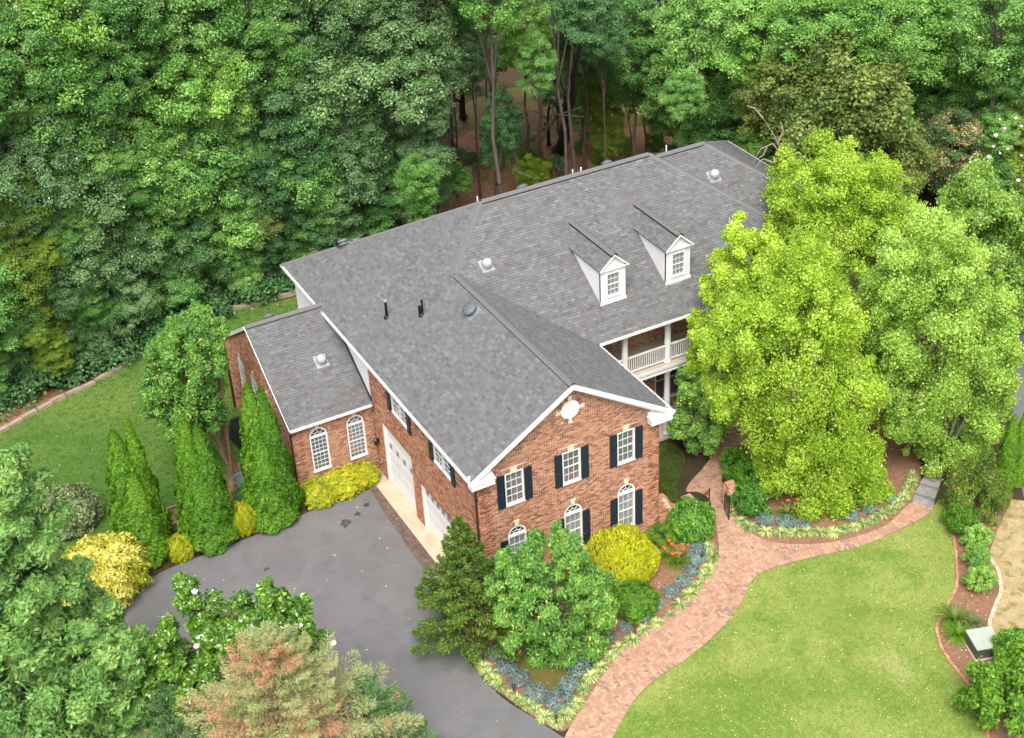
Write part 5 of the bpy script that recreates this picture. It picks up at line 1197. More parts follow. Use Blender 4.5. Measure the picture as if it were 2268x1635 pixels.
multi_tree('birch_tree', 'pale green birch right of the brightest one, reaching to the stone steps', gb(2080, 1020), [(1960, 640, 58), (1955, 740, 55), (1958, 830, 50), (1975, 915, 42), (1985, 560, 50), (2080, 540, 65), (2010, 590, 65), (2130, 590, 75), (2060, 670, 90), (2170, 670, 75), (1990, 720, 60), (2130, 760, 85), (2040, 790, 80), (2190, 780, 60), (2210, 850, 45), (2080, 880, 80), (2160, 900, 70), (2000, 880, 50), (2060, 970, 55), (2130, 980, 50), (2030, 930, 45), (2100, 1040, 35), (2215, 720, 50)],
    'birch_pale', 540, .12, .08, seed=24, sub=7, stems=5, droop=.7, flat=1.1)
multi_tree('birch_tree', 'pale green birch at the right edge behind the one by the steps', gb(2230, 800), [(2160, 430, 60), (2230, 450, 60), (2120, 480, 50), (2200, 520, 65), (2260, 560, 55), (2230, 620, 50), (2270, 690, 50), (2250, 500, 50)],
    'birch_pale', 420, .14, .10, seed=25, sub=7, stems=3, droop=.5)
multi_tree('small_tree', 'dark green small tree below the porch next to the wing', gb(1540, 1000), [(1530, 850, 32), (1565, 880, 38), (1530, 915, 34), (1580, 930, 40), (1550, 965, 34), (1500, 940, 26), (1605, 900, 30)], 'cherry', 330, .13, .08, seed=26, sub=7, stems=3)
multi_tree('oak_tree', 'big oak with narrow leaves and orange shoot tips in the lower left corner', gb(100, 1690), [(15, 1050, 55), (45, 1110, 58), (20, 1180, 75), (95, 1185, 52), (50, 1260, 85), (140, 1290, 55), (100, 1350, 85), (205, 1385, 60), (30, 1360, 80), (180, 1450, 90), (270, 1430, 60), (80, 1470, 95), (290, 1510, 60), (20, 1560, 90), (140, 1570, 95), (240, 1580, 80), (330, 1590, 55), (100, 1650, 80), (250, 1660, 70), (-20, 1450, 70)],
    'willow_oak', 520, .25, .105, seed=31, sub=7, stems=3, droop=.25, bark='bark', stem_r=.2, up=.6, flat=.8)
multi_tree('crepe_myrtle', 'crepe myrtle with reddish shoot tips on the back lawn beside the side room', gb(520, 1058), [(430, 715, 36), (455, 750, 42), (380, 775, 42), (420, 800, 55), (470, 790, 40), (355, 830, 40), (400, 860, 55), (450, 860, 50), (355, 890, 36), (410, 920, 45), (470, 915, 36), (480, 740, 28), (390, 740, 30), (345, 780, 22)],
    'myrtle', 300, .15, .08, seed=33, sub=8, stems=5, bark='barktan', stem_r=.085, up=.6)
# magnolia with white flowers
mg = multi_tree('magnolia_tree', 'glossy magnolia with white flowers at the lower edge of the driveway', gb(520, 1660), [(405, 1290, 22), (420, 1320, 28), (370, 1395, 26), (460, 1370, 42), (530, 1380, 50), (600, 1350, 42), (660, 1380, 45), (500, 1440, 60), (580, 1440, 60), (380, 1450, 38), (430, 1500, 60), (350, 1490, 34), (520, 1520, 60), (640, 1440, 50), (690, 1430, 35), (480, 1580, 60), (590, 1310, 20), (345, 1540, 40), (330, 1440, 22)],
    'magnolia', 330, .20, .10, seed=34, sub=8, stems=4, bark='bark', up=.9, droop=0, depth=.8)
def flower():
    mb = MB()
    for k in range(7):
        t = 2*math.pi*k/7+.2*(k % 2); c, s_ = math.cos(t), math.sin(t); L = .17; w = .075
        mb.face([(0, 0, 0), (c*L*.55-s_*w, s_*L*.55+c*w, .035), (c*L, s_*L, .06), (c*L*.55+s_*w, s_*L*.55-c*w, .035)])
    mb.lathe([(0, 0), (.03, .01), (.02, .06), (0, .07)], 6); return mb.mesh('flower')
fm = flower()
for i, q in enumerate(((431, 1311), (576, 1382), (564, 1397), (438, 1412), (460, 1408), (435, 1432), (680, 1403), (694, 1418), (738, 1424), (406, 1525), (378, 1522), (666, 1386), (735, 1428), (560, 1385))):
    p = on_wall_through(np.array(mg.location), q[0], q[1], -.7); o = put('flower', fm, M['petal'], mg, mw=Matrix.Translation(Vector(p)-mg.location) @ Matrix.Rotation(random.uniform(.2, .7), 4, 'X') @ Matrix.Rotation(random.uniform(0, 6), 4, 'Z')); o.scale *= random.uniform(.45, .85)
# conifers with layered sprays
def conifer(name, label, base, h, rad, mat, nb, seed, L=.10, Wd=.05, lean=(0, 0), bark='barktan', droop=.15, bare=0, z0=.04, per=150, upturn=.25, top=1.0, group=None):
    r = np.random.default_rng(seed); root = empty(name, tuple(base)); tag(root, label, 'conifer', group); tp = np.array([lean[0], lean[1], h]); mb = MB(); mb.tube((0, 0, 0), tp, .13, .02, 8, caps=False)
    P = []; Nn = []; A = []; T = []
    for k in range(nb):
        f = z0+(1-z0)*(k+.5)/nb; a = tp*f; ln = rad*(1-f)**top*r.uniform(.72, 1.12)+.18; az = k*2.399+r.normal()*.25
        d = np.array([math.cos(az), math.sin(az), upturn+.5*f]); d /= np.linalg.norm(d); e = a+d*ln
        mb.tube(a, a+d*ln*.96, .035*(1-f)+.008, .004, 4, caps=False)
        if k % 5 < bare: 
            for _ in range(6): q = a+d*ln*r.uniform(.2, .9); mb.tube(q, q+unit(d+rdir(1, r)[0]*.9)*ln*.22, .008, .003, 3, caps=False)
        n = int(per*(ln/rad+.15)); tt = r.random(n)**.6*.92+.1; s_ = unit(np.cross(d, [0, 0, 1.])); w = (r.random(n)-.5)*2*(.36*ln*(1.15-tt))
        p = a+d*ln*tt[:, None]+s_*w[:, None]+np.array([0, 0, 1.])*(-droop*(w**2)[:, None]/max(ln, .1)+r.normal(size=(n, 1))*.07); P.append(p)
        Nn.append(unit(np.array([0, 0, 1.])+r.normal(size=(n, 3))*.45)); A.append(unit(d+s_*np.sign(w)[:, None]*.9+r.normal(size=(n, 3))*.25)); bt = r.uniform(-.15, .15); T.append(np.clip(r.random(n)*.7+.15+bt, 0, .95))
    P, Nn, A, T = map(np.concatenate, (P, Nn, A, T)); V, F = leaf_quads(P, Nn, L, Wd, r, 0, axis=A, fold=.1)
    put('foliage', mesh_np('foliage', V, F, T), M[mat], root); mb.build('trunk', M[bark], root, True); return root
conifer('conifer', 'dark green layered conifer at the front corner of the garage wing', gb(1048, 1420), 6.3, 2.9, 'hemlock', 90, 41, L=.15, Wd=.07, per=360, top=1.05, lean=(-.2, .1), upturn=.12)
conifer('dying_conifer', 'half dead conifer with rusty brown sprays and bare grey twigs, bottom of the picture', gb(665, 1800), 8.6, 5.2, 'dying', 250, 42, L=.15, Wd=.022, per=760, bare=3, bark='barkpale', droop=.4, top=.78)
conifer('conifer', 'greener conifer with rusty patches right of the half dead one', gb(840, 1740), 5.2, 2.6, 'greenfir', 110, 43, L=.14, Wd=.03, per=420, bare=1, bark='barkpale', top=.7)
conifer('conifer', 'dark green low conifer between the corner oak and the half dead conifer', gb(430, 1700), 4.2, 3.0, 'greenfir', 90, 44, L=.14, Wd=.035, per=380, top=.6)
multi_tree('cherry_tree', 'spreading bright green tree with drooping leaves in the bed before the front wall', gb(1225, 1440), [(1235, 1195, 26), (1180, 1230, 38), (1260, 1240, 42), (1130, 1270, 40), (1200, 1290, 55), (1290, 1290, 48), (1340, 1300, 30), (1130, 1330, 42), (1220, 1350, 58), (1300, 1350, 48), (1150, 1390, 42), (1250, 1410, 42), (1310, 1400, 36), (1340, 1350, 30), (1100, 1300, 24), (1190, 1430, 32), (1120, 1240, 22)],
    'cherry', 230, .18, .07, seed=35, sub=7, stems=4, bark='bark', droop=.9, up=.5, stem_r=.07)

# --- shrubs
def mound(seed, n=60, per=130, L=.09, Wd=.05, rz=.8, cr=(.16, .26), droop=0., up=.5, low=-.1, flat=.85, shell=.3):
    r = np.random.default_rng(seed); C = clumps_surface(n, r, .82, rz*.82, low=low, jitter=.06, inner=.12); C[:, 2] += .0
    R = r.uniform(cr[0], cr[1], n); V, F, T = foliage(C, R, per, L, Wd, r, flat=flat, up=up, droop=droop, shell=shell); V[:, 2] += rz*.45
    return mesh_np('foliage', V, F, T)
def shrub(name, px, py, rad, hgt, mat, mesh, label, cat='shrub', group=None, yaw=None, ratio=1.0, xy=None):
    p = gb(px, py) if xy is None else np.array([xy[0], xy[1], 0]); root = empty(name, (p[0], p[1], 0), random.uniform(0, 6) if yaw is None else yaw); tag(root, label, cat, group)
    put('foliage', mesh, M[mat], root, scale=(rad, rad*ratio, hgt)); m_ = MB(); m_.tube((0, 0, 0), (0, 0, hgt*.6), .04, .02, 6, caps=False)
    for k in range(4): m_.tube((0, 0, .05), (rad*.5*math.cos(k*1.6), rad*.5*math.sin(k*1.6), hgt*.6), .025, .01, 5, caps=False)
    m_.build('stem', M['bark'], root); return root
def dome(seed, n=9000, L=.07, Wd=.03, rz=.9, amp=.06, fr=3.0, droop=0., up=.3, spread=.4, thick=.12):
    r = np.random.default_rng(seed); d = rdir(n, r); d = d[d[:, 2] > -.55]; n = len(d); ph = r.uniform(0, 6, 6)
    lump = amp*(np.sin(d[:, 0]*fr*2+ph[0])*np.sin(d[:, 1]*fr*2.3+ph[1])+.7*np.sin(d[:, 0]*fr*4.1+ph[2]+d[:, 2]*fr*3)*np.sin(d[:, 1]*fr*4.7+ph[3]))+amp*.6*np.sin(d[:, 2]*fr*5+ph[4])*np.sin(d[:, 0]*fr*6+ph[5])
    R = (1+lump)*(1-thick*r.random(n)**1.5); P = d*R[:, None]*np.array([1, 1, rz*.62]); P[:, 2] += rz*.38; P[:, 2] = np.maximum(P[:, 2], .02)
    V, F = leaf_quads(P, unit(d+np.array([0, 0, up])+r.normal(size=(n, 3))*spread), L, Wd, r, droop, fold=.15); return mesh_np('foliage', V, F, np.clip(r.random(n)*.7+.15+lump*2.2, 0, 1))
DM_MOP = dome(151, 16000, .12, .022, .95, .06, 2.2, 1.0, .2, .5); DM_FEATHER = dome(152, 13000, .10, .04, .9, .11, 2.6, .2, .5, .6, .2); DM_BLUE = [dome(153+i, 1500, .17, .07, .75, .10, 2.4, 0, .4, .7, .2) for i in range(2)]; DM_LEAF = dome(156, 9000, .10, .06, .95, .10, 2.4, .2, .6, .7, .2)
SH_FINE = mound(51, 90, 240, .055, .03, rz=.8); SH_LEAF = mound(52, 60, 150, .10, .06, rz=.8); SH_MOP = mound(53, 80, 330, .13, .018, rz=.85, droop=1.1, up=.3); SH_FEATHER = mound(54, 75, 230, .10, .03, rz=.8, droop=.3)
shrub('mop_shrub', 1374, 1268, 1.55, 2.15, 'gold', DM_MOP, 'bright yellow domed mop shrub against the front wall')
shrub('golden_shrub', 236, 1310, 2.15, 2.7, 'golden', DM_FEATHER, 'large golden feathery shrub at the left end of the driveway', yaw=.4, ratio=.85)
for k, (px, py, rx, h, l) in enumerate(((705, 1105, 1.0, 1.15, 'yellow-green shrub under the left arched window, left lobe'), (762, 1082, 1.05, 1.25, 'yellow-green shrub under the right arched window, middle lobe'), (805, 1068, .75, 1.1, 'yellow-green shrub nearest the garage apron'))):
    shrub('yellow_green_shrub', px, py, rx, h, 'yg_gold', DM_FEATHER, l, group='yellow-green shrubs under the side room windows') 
    if k == 9:
        lf('yg_gold', [(0, (.20, .28, .010)), (.5, (.36, .42, .014)), (1, (.55, .56, .04))])
shrub('yellow_green_shrub', 545, 1175, .60, 1.7, 'yg_gold', DM_FEATHER, 'upright yellow shrub between the middle and right arborvitae')
shrub('yellow_green_shrub', 402, 1232, .62, 1.2, 'yg_gold', DM_FEATHER, 'low yellow shrub between the left and middle arborvitae')
shrub('variegated_shrub', 155, 1160, 1.45, 1.9, 'grey', DM_LEAF, 'grey-green variegated shrub behind the large golden shrub')
shrub('round_shrub', 1528, 1180, 1.05, 1.75, 'laurel', DM_LEAF, 'round bright green broadleaf shrub in front of the square gate pier')
shrub('round_shrub', 1405, 1350, 1.0, 1.3, 'shrub_green', DM_FEATHER, 'low green juniper-like shrub in front of the yellow mop shrub')
shrub('round_shrub', 1352, 1335, .8, 1.0, 'yellowgreen', SH_FINE, 'yellowish green low shrub half hidden by the spreading tree')
shrub('round_shrub', 1462, 1200, .75, .8, 'shrub_green', SH_FINE, 'small dark green shrub against the front wall behind the orange daylilies')
shrub('hedge_shrub', 1650, 1090, 1.0, 1.5, 'shrub_green', SH_LEAF, 'dark green broadleaf shrub just right of the rounded gate pier', group='dark shrubs right of the rounded gate pier')
shrub('hedge_shrub', 1660, 1130, .95, 1.2, 'laurel', SH_LEAF, 'brighter green shrub in front of the dark shrub right of the gate', group='dark shrubs right of the rounded gate pier')
shrub('hedge_shrub', 1625, 1045, .7, 1.2, 'shrub_green', SH_LEAF, 'dark shrub directly behind the rounded gate pier', group='dark shrubs right of the rounded gate pier')
for q, l in (((8.85, 1.2), 'dark shrub against the wing wall just behind the scrolled wall'), ((8.9, 3.9), 'dark shrub against the wing wall beside the courtyard lawn'), ((9.0, 5.0), 'dark shrub at the inner corner below the porch')):
    shrub('foundation_shrub', 0, 0, .55, 1.1, 'dark_green', SH_LEAF, l, xy=q)
shrub('evergreen_shrub', 2155, 1135, 1.35, 2.6, 'hemlock', SH_FEATHER, 'spreading dark evergreen at the head of the right bed beside the steps')
shrub('evergreen_shrub', 2125, 1175, .8, 1.2, 'shrub_green', SH_LEAF, 'lower green shrub at the foot of the dark evergreen by the steps')
for q, l in (((2160, 1212), 'upper of the three bright green shrubs in a row in the right bed'), ((2162, 1256), 'middle of the three bright green shrubs in a row in the right bed'), ((2166, 1306), 'lowest of the three bright green shrubs in a row in the right bed')):
    shrub('row_shrub', q[0], q[1], .62, 1.0, 'cherry', SH_LEAF, l, group='three bright green shrubs in the right bed')
shrub('evergreen_shrub', 2225, 1590, 1.7, 2.2, 'dark_laurel' if 'dark_laurel' in M else 'shrub_green', SH_LEAF, 'big dark green broadleaf shrub in the lower right corner')
shrub('evergreen_shrub', 2262, 1475, 1.15, 1.6, 'laurel', DM_LEAF, 'bright green shrub at the right edge behind the transformer box')
shrub('evergreen_shrub', 2290, 1560, 1.6, 2.2, 'shrub_green', SH_LEAF, 'dark green shrub cut off by the right edge near the corner')
shrub('small_shrub', 1185, 1090, .3, .5, 'shrub_green', SH_FINE, 'x', xy=(60, -60)) if False else None
shrub('ground_shrub', 545, 1112, .6, .8, 'dark_green', SH_LEAF, 'small dark plants behind the arborvitae next to the grey tub')

# --- arborvitae columns
def arb_mesh(seed, h=1.0):
    r = np.random.default_rng(seed); n = 9500; z = r.random(n)**1.15; prof = lambda z: (1-z)**.66*.95*(1+.09*np.sin(z*23+seed))+.03
    az = r.random(n)*2*np.pi; lump = 1+.10*np.sin(az*4+z*19+seed)+.07*np.sin(az*9-z*31); R = prof(z)*lump*(1-.14*r.random(n)**2); R = np.where(z < .06, R*(.75+z*4), R)
    P = np.stack([np.cos(az)*R, np.sin(az)*R, z*1.0], 1); out = np.stack([np.cos(az), np.sin(az), np.full(n, .35)], 1)
    return P, unit(out+r.normal(size=(n, 3))*.35), r
AR = []
for s in range(3):
    P, Nn, r = arb_mesh(60+s); S = np.array([1.0, 1.0, 6.0]); V, F = leaf_quads(P*S, Nn, .20, .11, r, 0, axis=unit(np.array([0, 0, 1.])+r.normal(size=(len(P), 3))*.45), fold=.2)
    T = np.clip(r.random(len(P))*.7+.15+.12*np.sin(P[:, 2]*9), 0, 1)
    AR.append(mesh_np('foliage', V, F, T))
def arbor(px, py, h, rad, label, s, group='arborvitae columns along the driveway', back=(0, 0), mat='arbor'):
    p = gb(px, py); root = empty('arborvitae', (p[0]+back[0], p[1]+back[1], 0), random.uniform(0, 6)); tag(root, label, 'arborvitae', group)
    put('foliage', AR[s], M[mat], root, scale=(rad, rad, h/6.0)); c = MB(); c.lathe([(rad*.5, .1), (rad*.72, h*.12), (rad*.55, h*.45), (rad*.25, h*.78), (.01, h*.93)], 10); c.build('inner_hull', M['arbor_core'], root, True)  # opaque hull closes the gaps; inner shade put into its dark colour
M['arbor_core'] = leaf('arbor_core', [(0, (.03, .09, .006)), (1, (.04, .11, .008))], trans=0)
arbor(596, 1140, 7.1, 1.12, 'left column of the tallest arborvitae pair beside the side room', 0); arbor(622, 1136, 6.8, 1.10, 'right column of the tallest arborvitae pair beside the side room', 1); arbor(606, 1156, 4.6, 1.05, 'lower lobe in front of the tallest arborvitae pair', 2)
arbor(455, 1192, 6.6, 1.12, 'left column of the middle arborvitae pair', 1); arbor(482, 1186, 6.0, 1.08, 'right column of the middle arborvitae pair', 2); arbor(472, 1204, 3.6, 1.1, 'lower lobe in front of the middle arborvitae pair', 0)
arbor(312, 1220, 6.5, 1.15, 'leftmost column of the left arborvitae group', 2); arbor(345, 1206, 6.7, .9, 'rear tall column of the left arborvitae group', 0); arbor(334, 1236, 4.6, 1.05, 'front lobe of the left arborvitae group', 1)
arbor(2222, 1078, 3.9, .62, 'front arborvitae at the right edge beside the road', 0, 'arborvitae by the road', mat='arb_dark' if 'arb_dark' in M else 'arbor'); arbor(2246, 1068, 3.9, .6, 'rear arborvitae at the right edge beside the road', 1, 'arborvitae by the road'); arbor(2215, 925, 3.2, .5, 'lone pointed arborvitae beside the road, partly behind the birch', 2, 'arborvitae by the road')

# --- ribbon-leaved plants
def tuft(seed, n=95, L=.42, w=.022, arch=1.0, tones=(0, 1)):
    r = np.random.default_rng(seed); V = []; F = []; T = []; k = 0
    for i in range(n):
        az = r.random()*6.283; el = r.uniform(.35, 1.45); l = L*r.uniform(.7, 1.15); s_ = np.array([-math.sin(az), math.cos(az), 0])*w/2; p = np.array([math.cos(az)*.03, math.sin(az)*.03, 0]); t = r.random()
        for j in range(4):
            ww = (1, 1, .8, .45, .05)[j+0]; V += [p-s_*ww, p+s_*ww]; e = el-arch*j*.62; p = p+np.array([math.cos(az)*math.cos(e), math.sin(az)*math.cos(e), math.sin(e)])*l/4; p[2] = max(p[2], .01)
        V += [p-s_*.05, p+s_*.05]
        for j in range(4): F.append((k+2*j, k+2*j+1, k+2*j+3, k+2*j+2)); T.append(t)
        k += 10
    return mesh_np('leaf_blades', V, F, T)
LIR = [tuft(70+i, 150, .48, .030) for i in range(4)]; DAY = [tuft(80+i, 130, .75, .028, .8) for i in range(2)]
Z4 = lambda x, y: (1450+x/2.725, 1000+y/2.725)
Z5 = lambda x, y: (900+x/2.835, 1300+y/2.835)
ORD = 'first second third fourth fifth sixth seventh eighth ninth tenth eleventh twelfth thirteenth fourteenth fifteenth sixteenth seventeenth eighteenth nineteenth twentieth'.split()
def plants(name, pts, meshes, mat, fmt, cat, group, sc=1.0):
    for i, q in enumerate(pts):
        s_ = q[2] if len(q) > 2 else 1.0; p = atS(q[0], q[1], 0); o = put(name, meshes[i % len(meshes)], M[mat]); o.location = (p[0], p[1], .04); o.rotation_euler = (0, 0, random.uniform(0, 6)); k = s_*sc*random.uniform(.9, 1.1); o.scale = (k, k, k)
        tag(o, fmt % ORD[i], cat, group)
plants('grass_clump', [Z4(*a) for a in ((620, 815), (645, 880), (625, 950), (595, 1000), (548, 1065), (503, 1120), (437, 1190))]+[(*Z4(372, 1250), .6)]+[Z4(*a) for a in ((287, 1305), (205, 1350), (130, 1415), (42, 1465))]+[Z5(*a) for a in ((1545, 730), (1485, 805), (1412, 870), (1368, 955), (1325, 1050))], LIR, 'liriope', '%s striped grass clump along the left edge of the brick path counting from the gate', 'grass clump', 'striped grass clumps left of the brick path')
plants('grass_clump', [(*Z5(*a), s_) for a, s_ in (((1290, 1080), 1), ((1240, 1130), 1), ((1190, 1175), .9), ((1110, 1140), 1), ((1050, 1090), .9), ((1000, 1060), 1), ((955, 1030), .85), ((922, 1010), .7), ((872, 975), .6), ((808, 930), .85), ((770, 890), 1), ((735, 850), 1), ((695, 805), .95), ((655, 745), .8))], LIR, 'liriope', '%s striped grass clump along the driveway side of the bed counting from the path tip', 'grass clump', 'striped grass clumps beside the driveway')
plants('grass_clump', [(*Z4(*a), s_) for a, s_ in (((775, 585), .7), ((832, 648), 1), ((890, 690), 1.1), ((990, 718), 1.1), ((1092, 722), 1), ((1178, 722), 1), ((1258, 718), 1), ((1338, 722), 1), ((1428, 722), 1), ((1500, 700), .9), ((1560, 685), .9), ((1622, 665), .9), ((1680, 640), .9), ((1742, 605), .9), ((1800, 570), .9), ((1845, 530), .9), ((1880, 490), .9), ((1905, 445), .9), ((1925, 400), .9), ((1935, 350), .9))], LIR, 'liriope', '%s striped grass clump on the right curve counting from the open gate leaf', 'grass clump', 'striped grass clumps on the curve right of the gate')
BLU = DM_BLUE
plants('blue_plant', [(*Z4(*a), s_) for a, s_ in (((553, 825), 1), ((543, 885), 1.1), ((513, 968), 1), ((460, 1040), 1), ((380, 1110), 1.15), ((280, 1188), .9), ((190, 1262), 1.05), ((82, 1340), .8))]+[(*Z5(*a), s_) for a, s_ in (((1530, 600), .9),)], BLU, 'blueplant', '%s blue-grey mound left of the brick path counting from the orange daylilies', 'blue plant', 'blue-grey mounds left of the brick path', .37)
plants('blue_plant', [(*Z5(*a), s_) for a, s_ in (((770, 712), .9), ((855, 805), 1.1), ((935, 892), 1.05), ((1050, 985), 1.15), ((1200, 1040), 1.3), ((1270, 925), .9), ((1330, 812), 1.1))], BLU, 'blueplant', '%s blue-grey mound round the ground cover patch going anticlockwise from the conifer', 'blue plant', 'blue-grey mounds round the ground cover patch', .42)
plants('blue_plant', [(*Z4(*a), s_) for a, s_ in (((985, 645), 1), ((1115, 655), 1), ((1225, 675), .9), ((1535, 610), .9), ((1655, 570), .9), ((1800, 505), .8))], BLU, 'blueplant', '%s blue-grey mound under the birch edge right of the gate', 'blue plant', 'blue-grey mounds right of the gate', .42)
fl_ = MB()
for k in range(6):
    t = k*math.pi/3; c, s_ = math.cos(t), math.sin(t); fl_.face([(0, 0, 0), (c*.06-s_*.035, s_*.06+c*.035, .05), (c*.13, s_*.13, .05), (c*.06+s_*.035, s_*.06-c*.035, .05)])
flm = fl_.mesh('flower')
for i, (q, fs, l) in enumerate(((Z4(360, 880), ((365, 765), (385, 790), (400, 800), (385, 850), (430, 852), (335, 815)), 'orange daylily clump nearer the yellow mop shrub'), (Z4(440, 890), ((455, 800), (492, 793), (460, 820), (440, 850), (450, 790)), 'orange daylily clump nearer the blue-grey mounds'), (Z4(425, 925), ((415, 845),), 'daylily clump in front of the two flowering ones'), (Z4(1130, 600), ((1135, 510), (1125, 570), (1195, 500)), 'daylily with red-orange flowers under the birch right of the gate'))):
    p = atS(*q); root = empty('daylily', (p[0], p[1], .03)); tag(root, l, 'daylily', None); put('leaf_blades', DAY[i % 2], M['daylily'], root)
    for f in fs:
        s_ = Z4(*f); fp = atS(s_[0], s_[1], .85); m_ = MB(); v_ = Vector(fp)-Vector((p[0], p[1], .03)); m_.tube((0, 0, .1), v_, .008, .006, 5, caps=False); m_.build('stalk', M['daylily'], root)
        put('flower', flm, M['orange'], root, mw=Matrix.Translation(v_) @ Matrix.Rotation(random.uniform(-.6, .6), 4, 'X') @ Matrix.Scale(random.uniform(.5, .95), 4))
p = gb(2118, 1400)
for q, m_, l, s_ in (((2112, 1378), 'daylily', 'ragged yellowing daylily clump in the right bed', 1.5), ((2122, 1412), 'shrub_green', 'dark green grassy clump in front of the daylilies in the right bed', 1.2), ((2150, 1385), 'grey', 'sparse grey-green plants left of the transformer box', 1.0)):
    pp = gb(*q); o = put('leafy_clump', DAY[0], M[m_]); o.location = (pp[0], pp[1], .02); o.scale = (s_, s_, s_); tag(o, l, 'plant')

# --- path lights
for i, (a, l) in enumerate(((Z5(1712, 575), 'black path light between grass clumps in the middle of the path edge'), (Z5(1425, 815), 'black path light beside the blue mound near the path bend'), (Z5(900, 975), 'black path light near the driveway edge of the bed'), (Z5(1185, 1185), 'black path light at the tip of the bed'), (Z5(692, 775), 'black path light beside the conifer at the driveway'), (Z4(578, 905), 'black path light beside the daylilies'))):
    p = atS(*a); r_ = empty('path_light', (p[0], p[1], .03)); tag(r_, l, 'path light', 'black path lights in the bed')
    m_ = MB(); m_.tube((0, 0, 0), (0, 0, .36), .022, .022, 7); m_.build('post', M['dark'], r_); c = MB(); c.lathe([(0, .36), (.06, .36), (.07, .45), (.085, .46), (.02, .53), (0, .54)], 10); c.build('lamp_head', M['dark'], r_)

# --- transformer box, planter, tub, meter and covered grill
b0 = atS(2311, 1563.6); cr = atS(2357, 1556); bl_ = atS(2286, 1532)
u_ = Vector(cr-b0); rzb = math.atan2(u_.y, u_.x); tb = empty('transformer_box', tuple(b0), rzb); tag(tb, 'green metal utility transformer box with pale lid in the right bed', 'utility box')
w_, d_ = .98, 1.02; m_ = MB(); m_.box(0, w_, 0, d_, .03, .52); m_.build('cabinet', M['boxgreen'], tb); m_ = MB(); m_.hexa([(-.03, -.04, .52), (w_+.03, -.04, .52), (w_+.03, d_+.03, .52), (-.03, d_+.03, .52), (-.03, -.04, .56), (w_+.03, -.04, .56), (w_+.03, d_+.03, .62), (-.03, d_+.03, .62)]); m_.build('lid', M['boxtop'], tb)
m_ = MB(); m_.box(.06, w_-.06, -.012, -.001, .06, .48); dr = m_.build('door', M['boxgreen'], tb); m_ = MB(); m_.box(.12, .26, -.018, -.0125, .14, .22); m_.box(w_-.24, w_-.14, -.018, -.0125, .12, .24); m_.build('warning_plate', M['galv'], dr); m_ = MB(); m_.box(-.06, w_+.06, -.08, d_+.06, -.02, .03); m_.build('pad', M['conc'], tb)
pb = gb(388, 1158); pr = empty('planter_box', tuple(pb), math.radians(2)); tag(pr, 'raised wooden planter box of vertical boards between the arborvitae', 'planter')
bd = MB(); bd.box(-.058, .058, -.014, .014, 0, .46); bdm = bd.mesh('board'); wl, wd = 1.25, 1.15
for i in range(10):
    x = -wl/2+wl*(i+.5)/10
    for sy in (-1, 1): put('board', bdm, M['wood'], pr, loc=(x, sy*wd/2, 0))
    for sx in (-1, 1): put('board', bdm, M['wood'], pr, loc=(sx*wl/2, -wd/2+wd*(i+.5)/10, 0), rz=math.pi/2)
for (a, b, c, d) in ((-wl/2-.06, wl/2+.06, -wd/2-.06, -wd/2+.04), (-wl/2-.06, wl/2+.06, wd/2-.04, wd/2+.06), (-wl/2-.06, -wl/2+.04, -wd/2+.041, wd/2-.041), (wl/2-.04, wl/2+.06, -wd/2+.041, wd/2-.041)): m_ = MB(); m_.box(a, b, c, d, .461, .49); m_.build('cap_board', M['wood'], pr)
m_ = MB(); m_.box(-wl/2+.02, wl/2-.02, -wd/2+.02, wd/2-.02, .0, .33); m_.build('soil', M['mulch'], pr)
r = np.random.default_rng(9); V, F, T = foliage(np.array([(.2, .1, .38), (-.2, -.2, .36), (.0, .3, .37), (.35, -.25, .36)]), np.array([.16, .12, .14, .1]), 60, .07, .05, r); put('seedlings', mesh_np('seedlings', V, F, T), M['shrub_green'], pr)
tbp = atS(580, 1160); t_ = empty('plastic_tub', tuple(tbp)); tag(t_, 'open grey plastic tub with rolled rim behind the tallest arborvitae', 'tub')
m_ = MB(); m_.lathe([(.02, .06), (.38, .05), (.46, .62), (.52, .64), (.53, .68), (.48, .70), (.43, .62), (.34, .1), (.02, .09)], 20); m_.build('tub_shell', M['ventgrey'], t_, True)
mt = empty('utility_meter', (-L2-.12, YS+3.4, 1.2)); tag(mt, 'small white utility box with pipe on the side room wall above the tub', 'meter'); m_ = MB(); m_.box(-.2, .1, -.14, .14, -.1, .25); m_.build('meter_box', M['white'], mt); m_ = MB(); m_.tube((-.05, -.05, -.1), (-.05, -.05, -1.2), .04, .04, 8); m_.build('conduit', M['white'], mt)
g0 = (-L2-.75, YS+5.6, 0); gr = empty('covered_grill', g0, .1); tag(gr, 'grill under a dark grey cover against the side room wall', 'grill'); m_ = MB(); m_.hexa([(-.45, -.6, 0), (.35, -.6, 0), (.35, .6, 0), (-.45, .6, 0), (-.3, -.45, 1.15), (.3, -.45, 1.15), (.3, .45, 1.15), (-.3, .45, 1.15)]); m_.build('grill_cover', M['dark'], gr)
mb_ = [(-5.9, 14.5), (-4.2, 15.5), (-4.2, 11.2), (-6.2, 10.9), (-6.9, 12.4)]; sheet('mulch_ring', mb_, .042, M['mulch'], 4, label='bare mulch round the crepe myrtle stems')

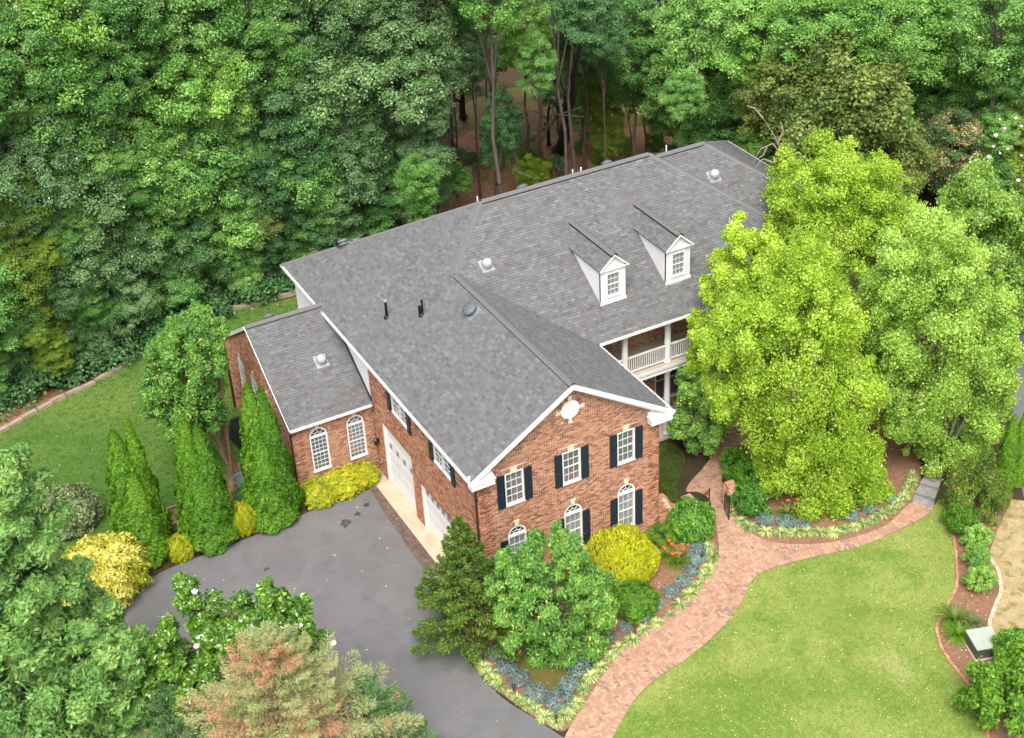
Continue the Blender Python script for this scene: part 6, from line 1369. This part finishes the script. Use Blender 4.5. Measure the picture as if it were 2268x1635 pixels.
# --- scattered leaves
def scatter(name, poly, n, mat, size, z, label, seed, bias=None):
    r = np.random.default_rng(seed); P = np.array(poly); lo, hi = P.min(0), P.max(0); out = []
    while len(out) < n:
        q = lo+(hi-lo)*r.random(2)
        if inside(np.array([q[0]]), np.array([q[1]]), poly)[0]: out.append((q[0], q[1], z))
    P = np.array(out); Nn = unit(np.array([0, 0, 1.])+r.normal(size=(n, 3))*.35); V, F = leaf_quads(P, Nn, size, size*.62, r, fold=.25)
    tag(put(name, mesh_np(name, V, F, r.random(n)), M[mat]), label, kind='stuff')
scatter('fallen_leaves', FRONT, 620, 'deadleaf', .075, .065, 'small yellow leaves scattered over the front lawn', 1)
scatter('fallen_leaves', [tuple(p) for p in PATH], 210, 'drleaf', .075, .085, 'small tan leaves scattered over the brick path', 2)
scatter('fallen_leaves', DRIVE, 210, 'drleaf', .085, .055, 'few tan leaves scattered over the asphalt driveway', 3)
scatter('fallen_leaves', LAWN_B, 70, 'deadleaf', .09, .06, 'few yellow leaves on the back lawn', 4)
for nm, pl in (('mulch', BED1), ('mulch', BED3)): scatter('fallen_leaves', pl, 260, 'drleaf', .08, .06, 'dry tan leaves lying on the bark mulch', 6)
# grass blades of the lawns
def turf(poly, n, mat, seed, h=.05):
    r = np.random.default_rng(seed); P = np.array(poly); lo, hi = P.min(0), P.max(0); q = lo+(hi-lo)*r.random((n*3, 2)); m_ = inside(q[:, 0], q[:, 1], poly); q = q[m_][:n]; n = len(q)
    P = np.c_[q, np.full(n, .03)]; az = r.random(n)*6.283; s_ = np.stack([np.cos(az), np.sin(az), np.zeros(n)], 1)*.016; t = np.array([0, 0, h])*r.uniform(.5, 1.3, (n, 1))+r.normal(size=(n, 3))*np.array([.03, .03, 0])
    V = np.empty((n, 3, 3)); V[:, 0] = P-s_; V[:, 1] = P+s_; V[:, 2] = P+t; return V.reshape(-1, 3), np.arange(n*3).reshape(n, 3), r.random(n)
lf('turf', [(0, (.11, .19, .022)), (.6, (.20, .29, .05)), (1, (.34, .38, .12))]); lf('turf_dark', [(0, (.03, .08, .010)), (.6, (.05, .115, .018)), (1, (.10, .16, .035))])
tag(put('lawn_grass', mesh_np('lawn_grass', *turf(FRONT, 70000, 'turf', 1)), M['turf']), 'short grass blades of the front lawn', kind='stuff')
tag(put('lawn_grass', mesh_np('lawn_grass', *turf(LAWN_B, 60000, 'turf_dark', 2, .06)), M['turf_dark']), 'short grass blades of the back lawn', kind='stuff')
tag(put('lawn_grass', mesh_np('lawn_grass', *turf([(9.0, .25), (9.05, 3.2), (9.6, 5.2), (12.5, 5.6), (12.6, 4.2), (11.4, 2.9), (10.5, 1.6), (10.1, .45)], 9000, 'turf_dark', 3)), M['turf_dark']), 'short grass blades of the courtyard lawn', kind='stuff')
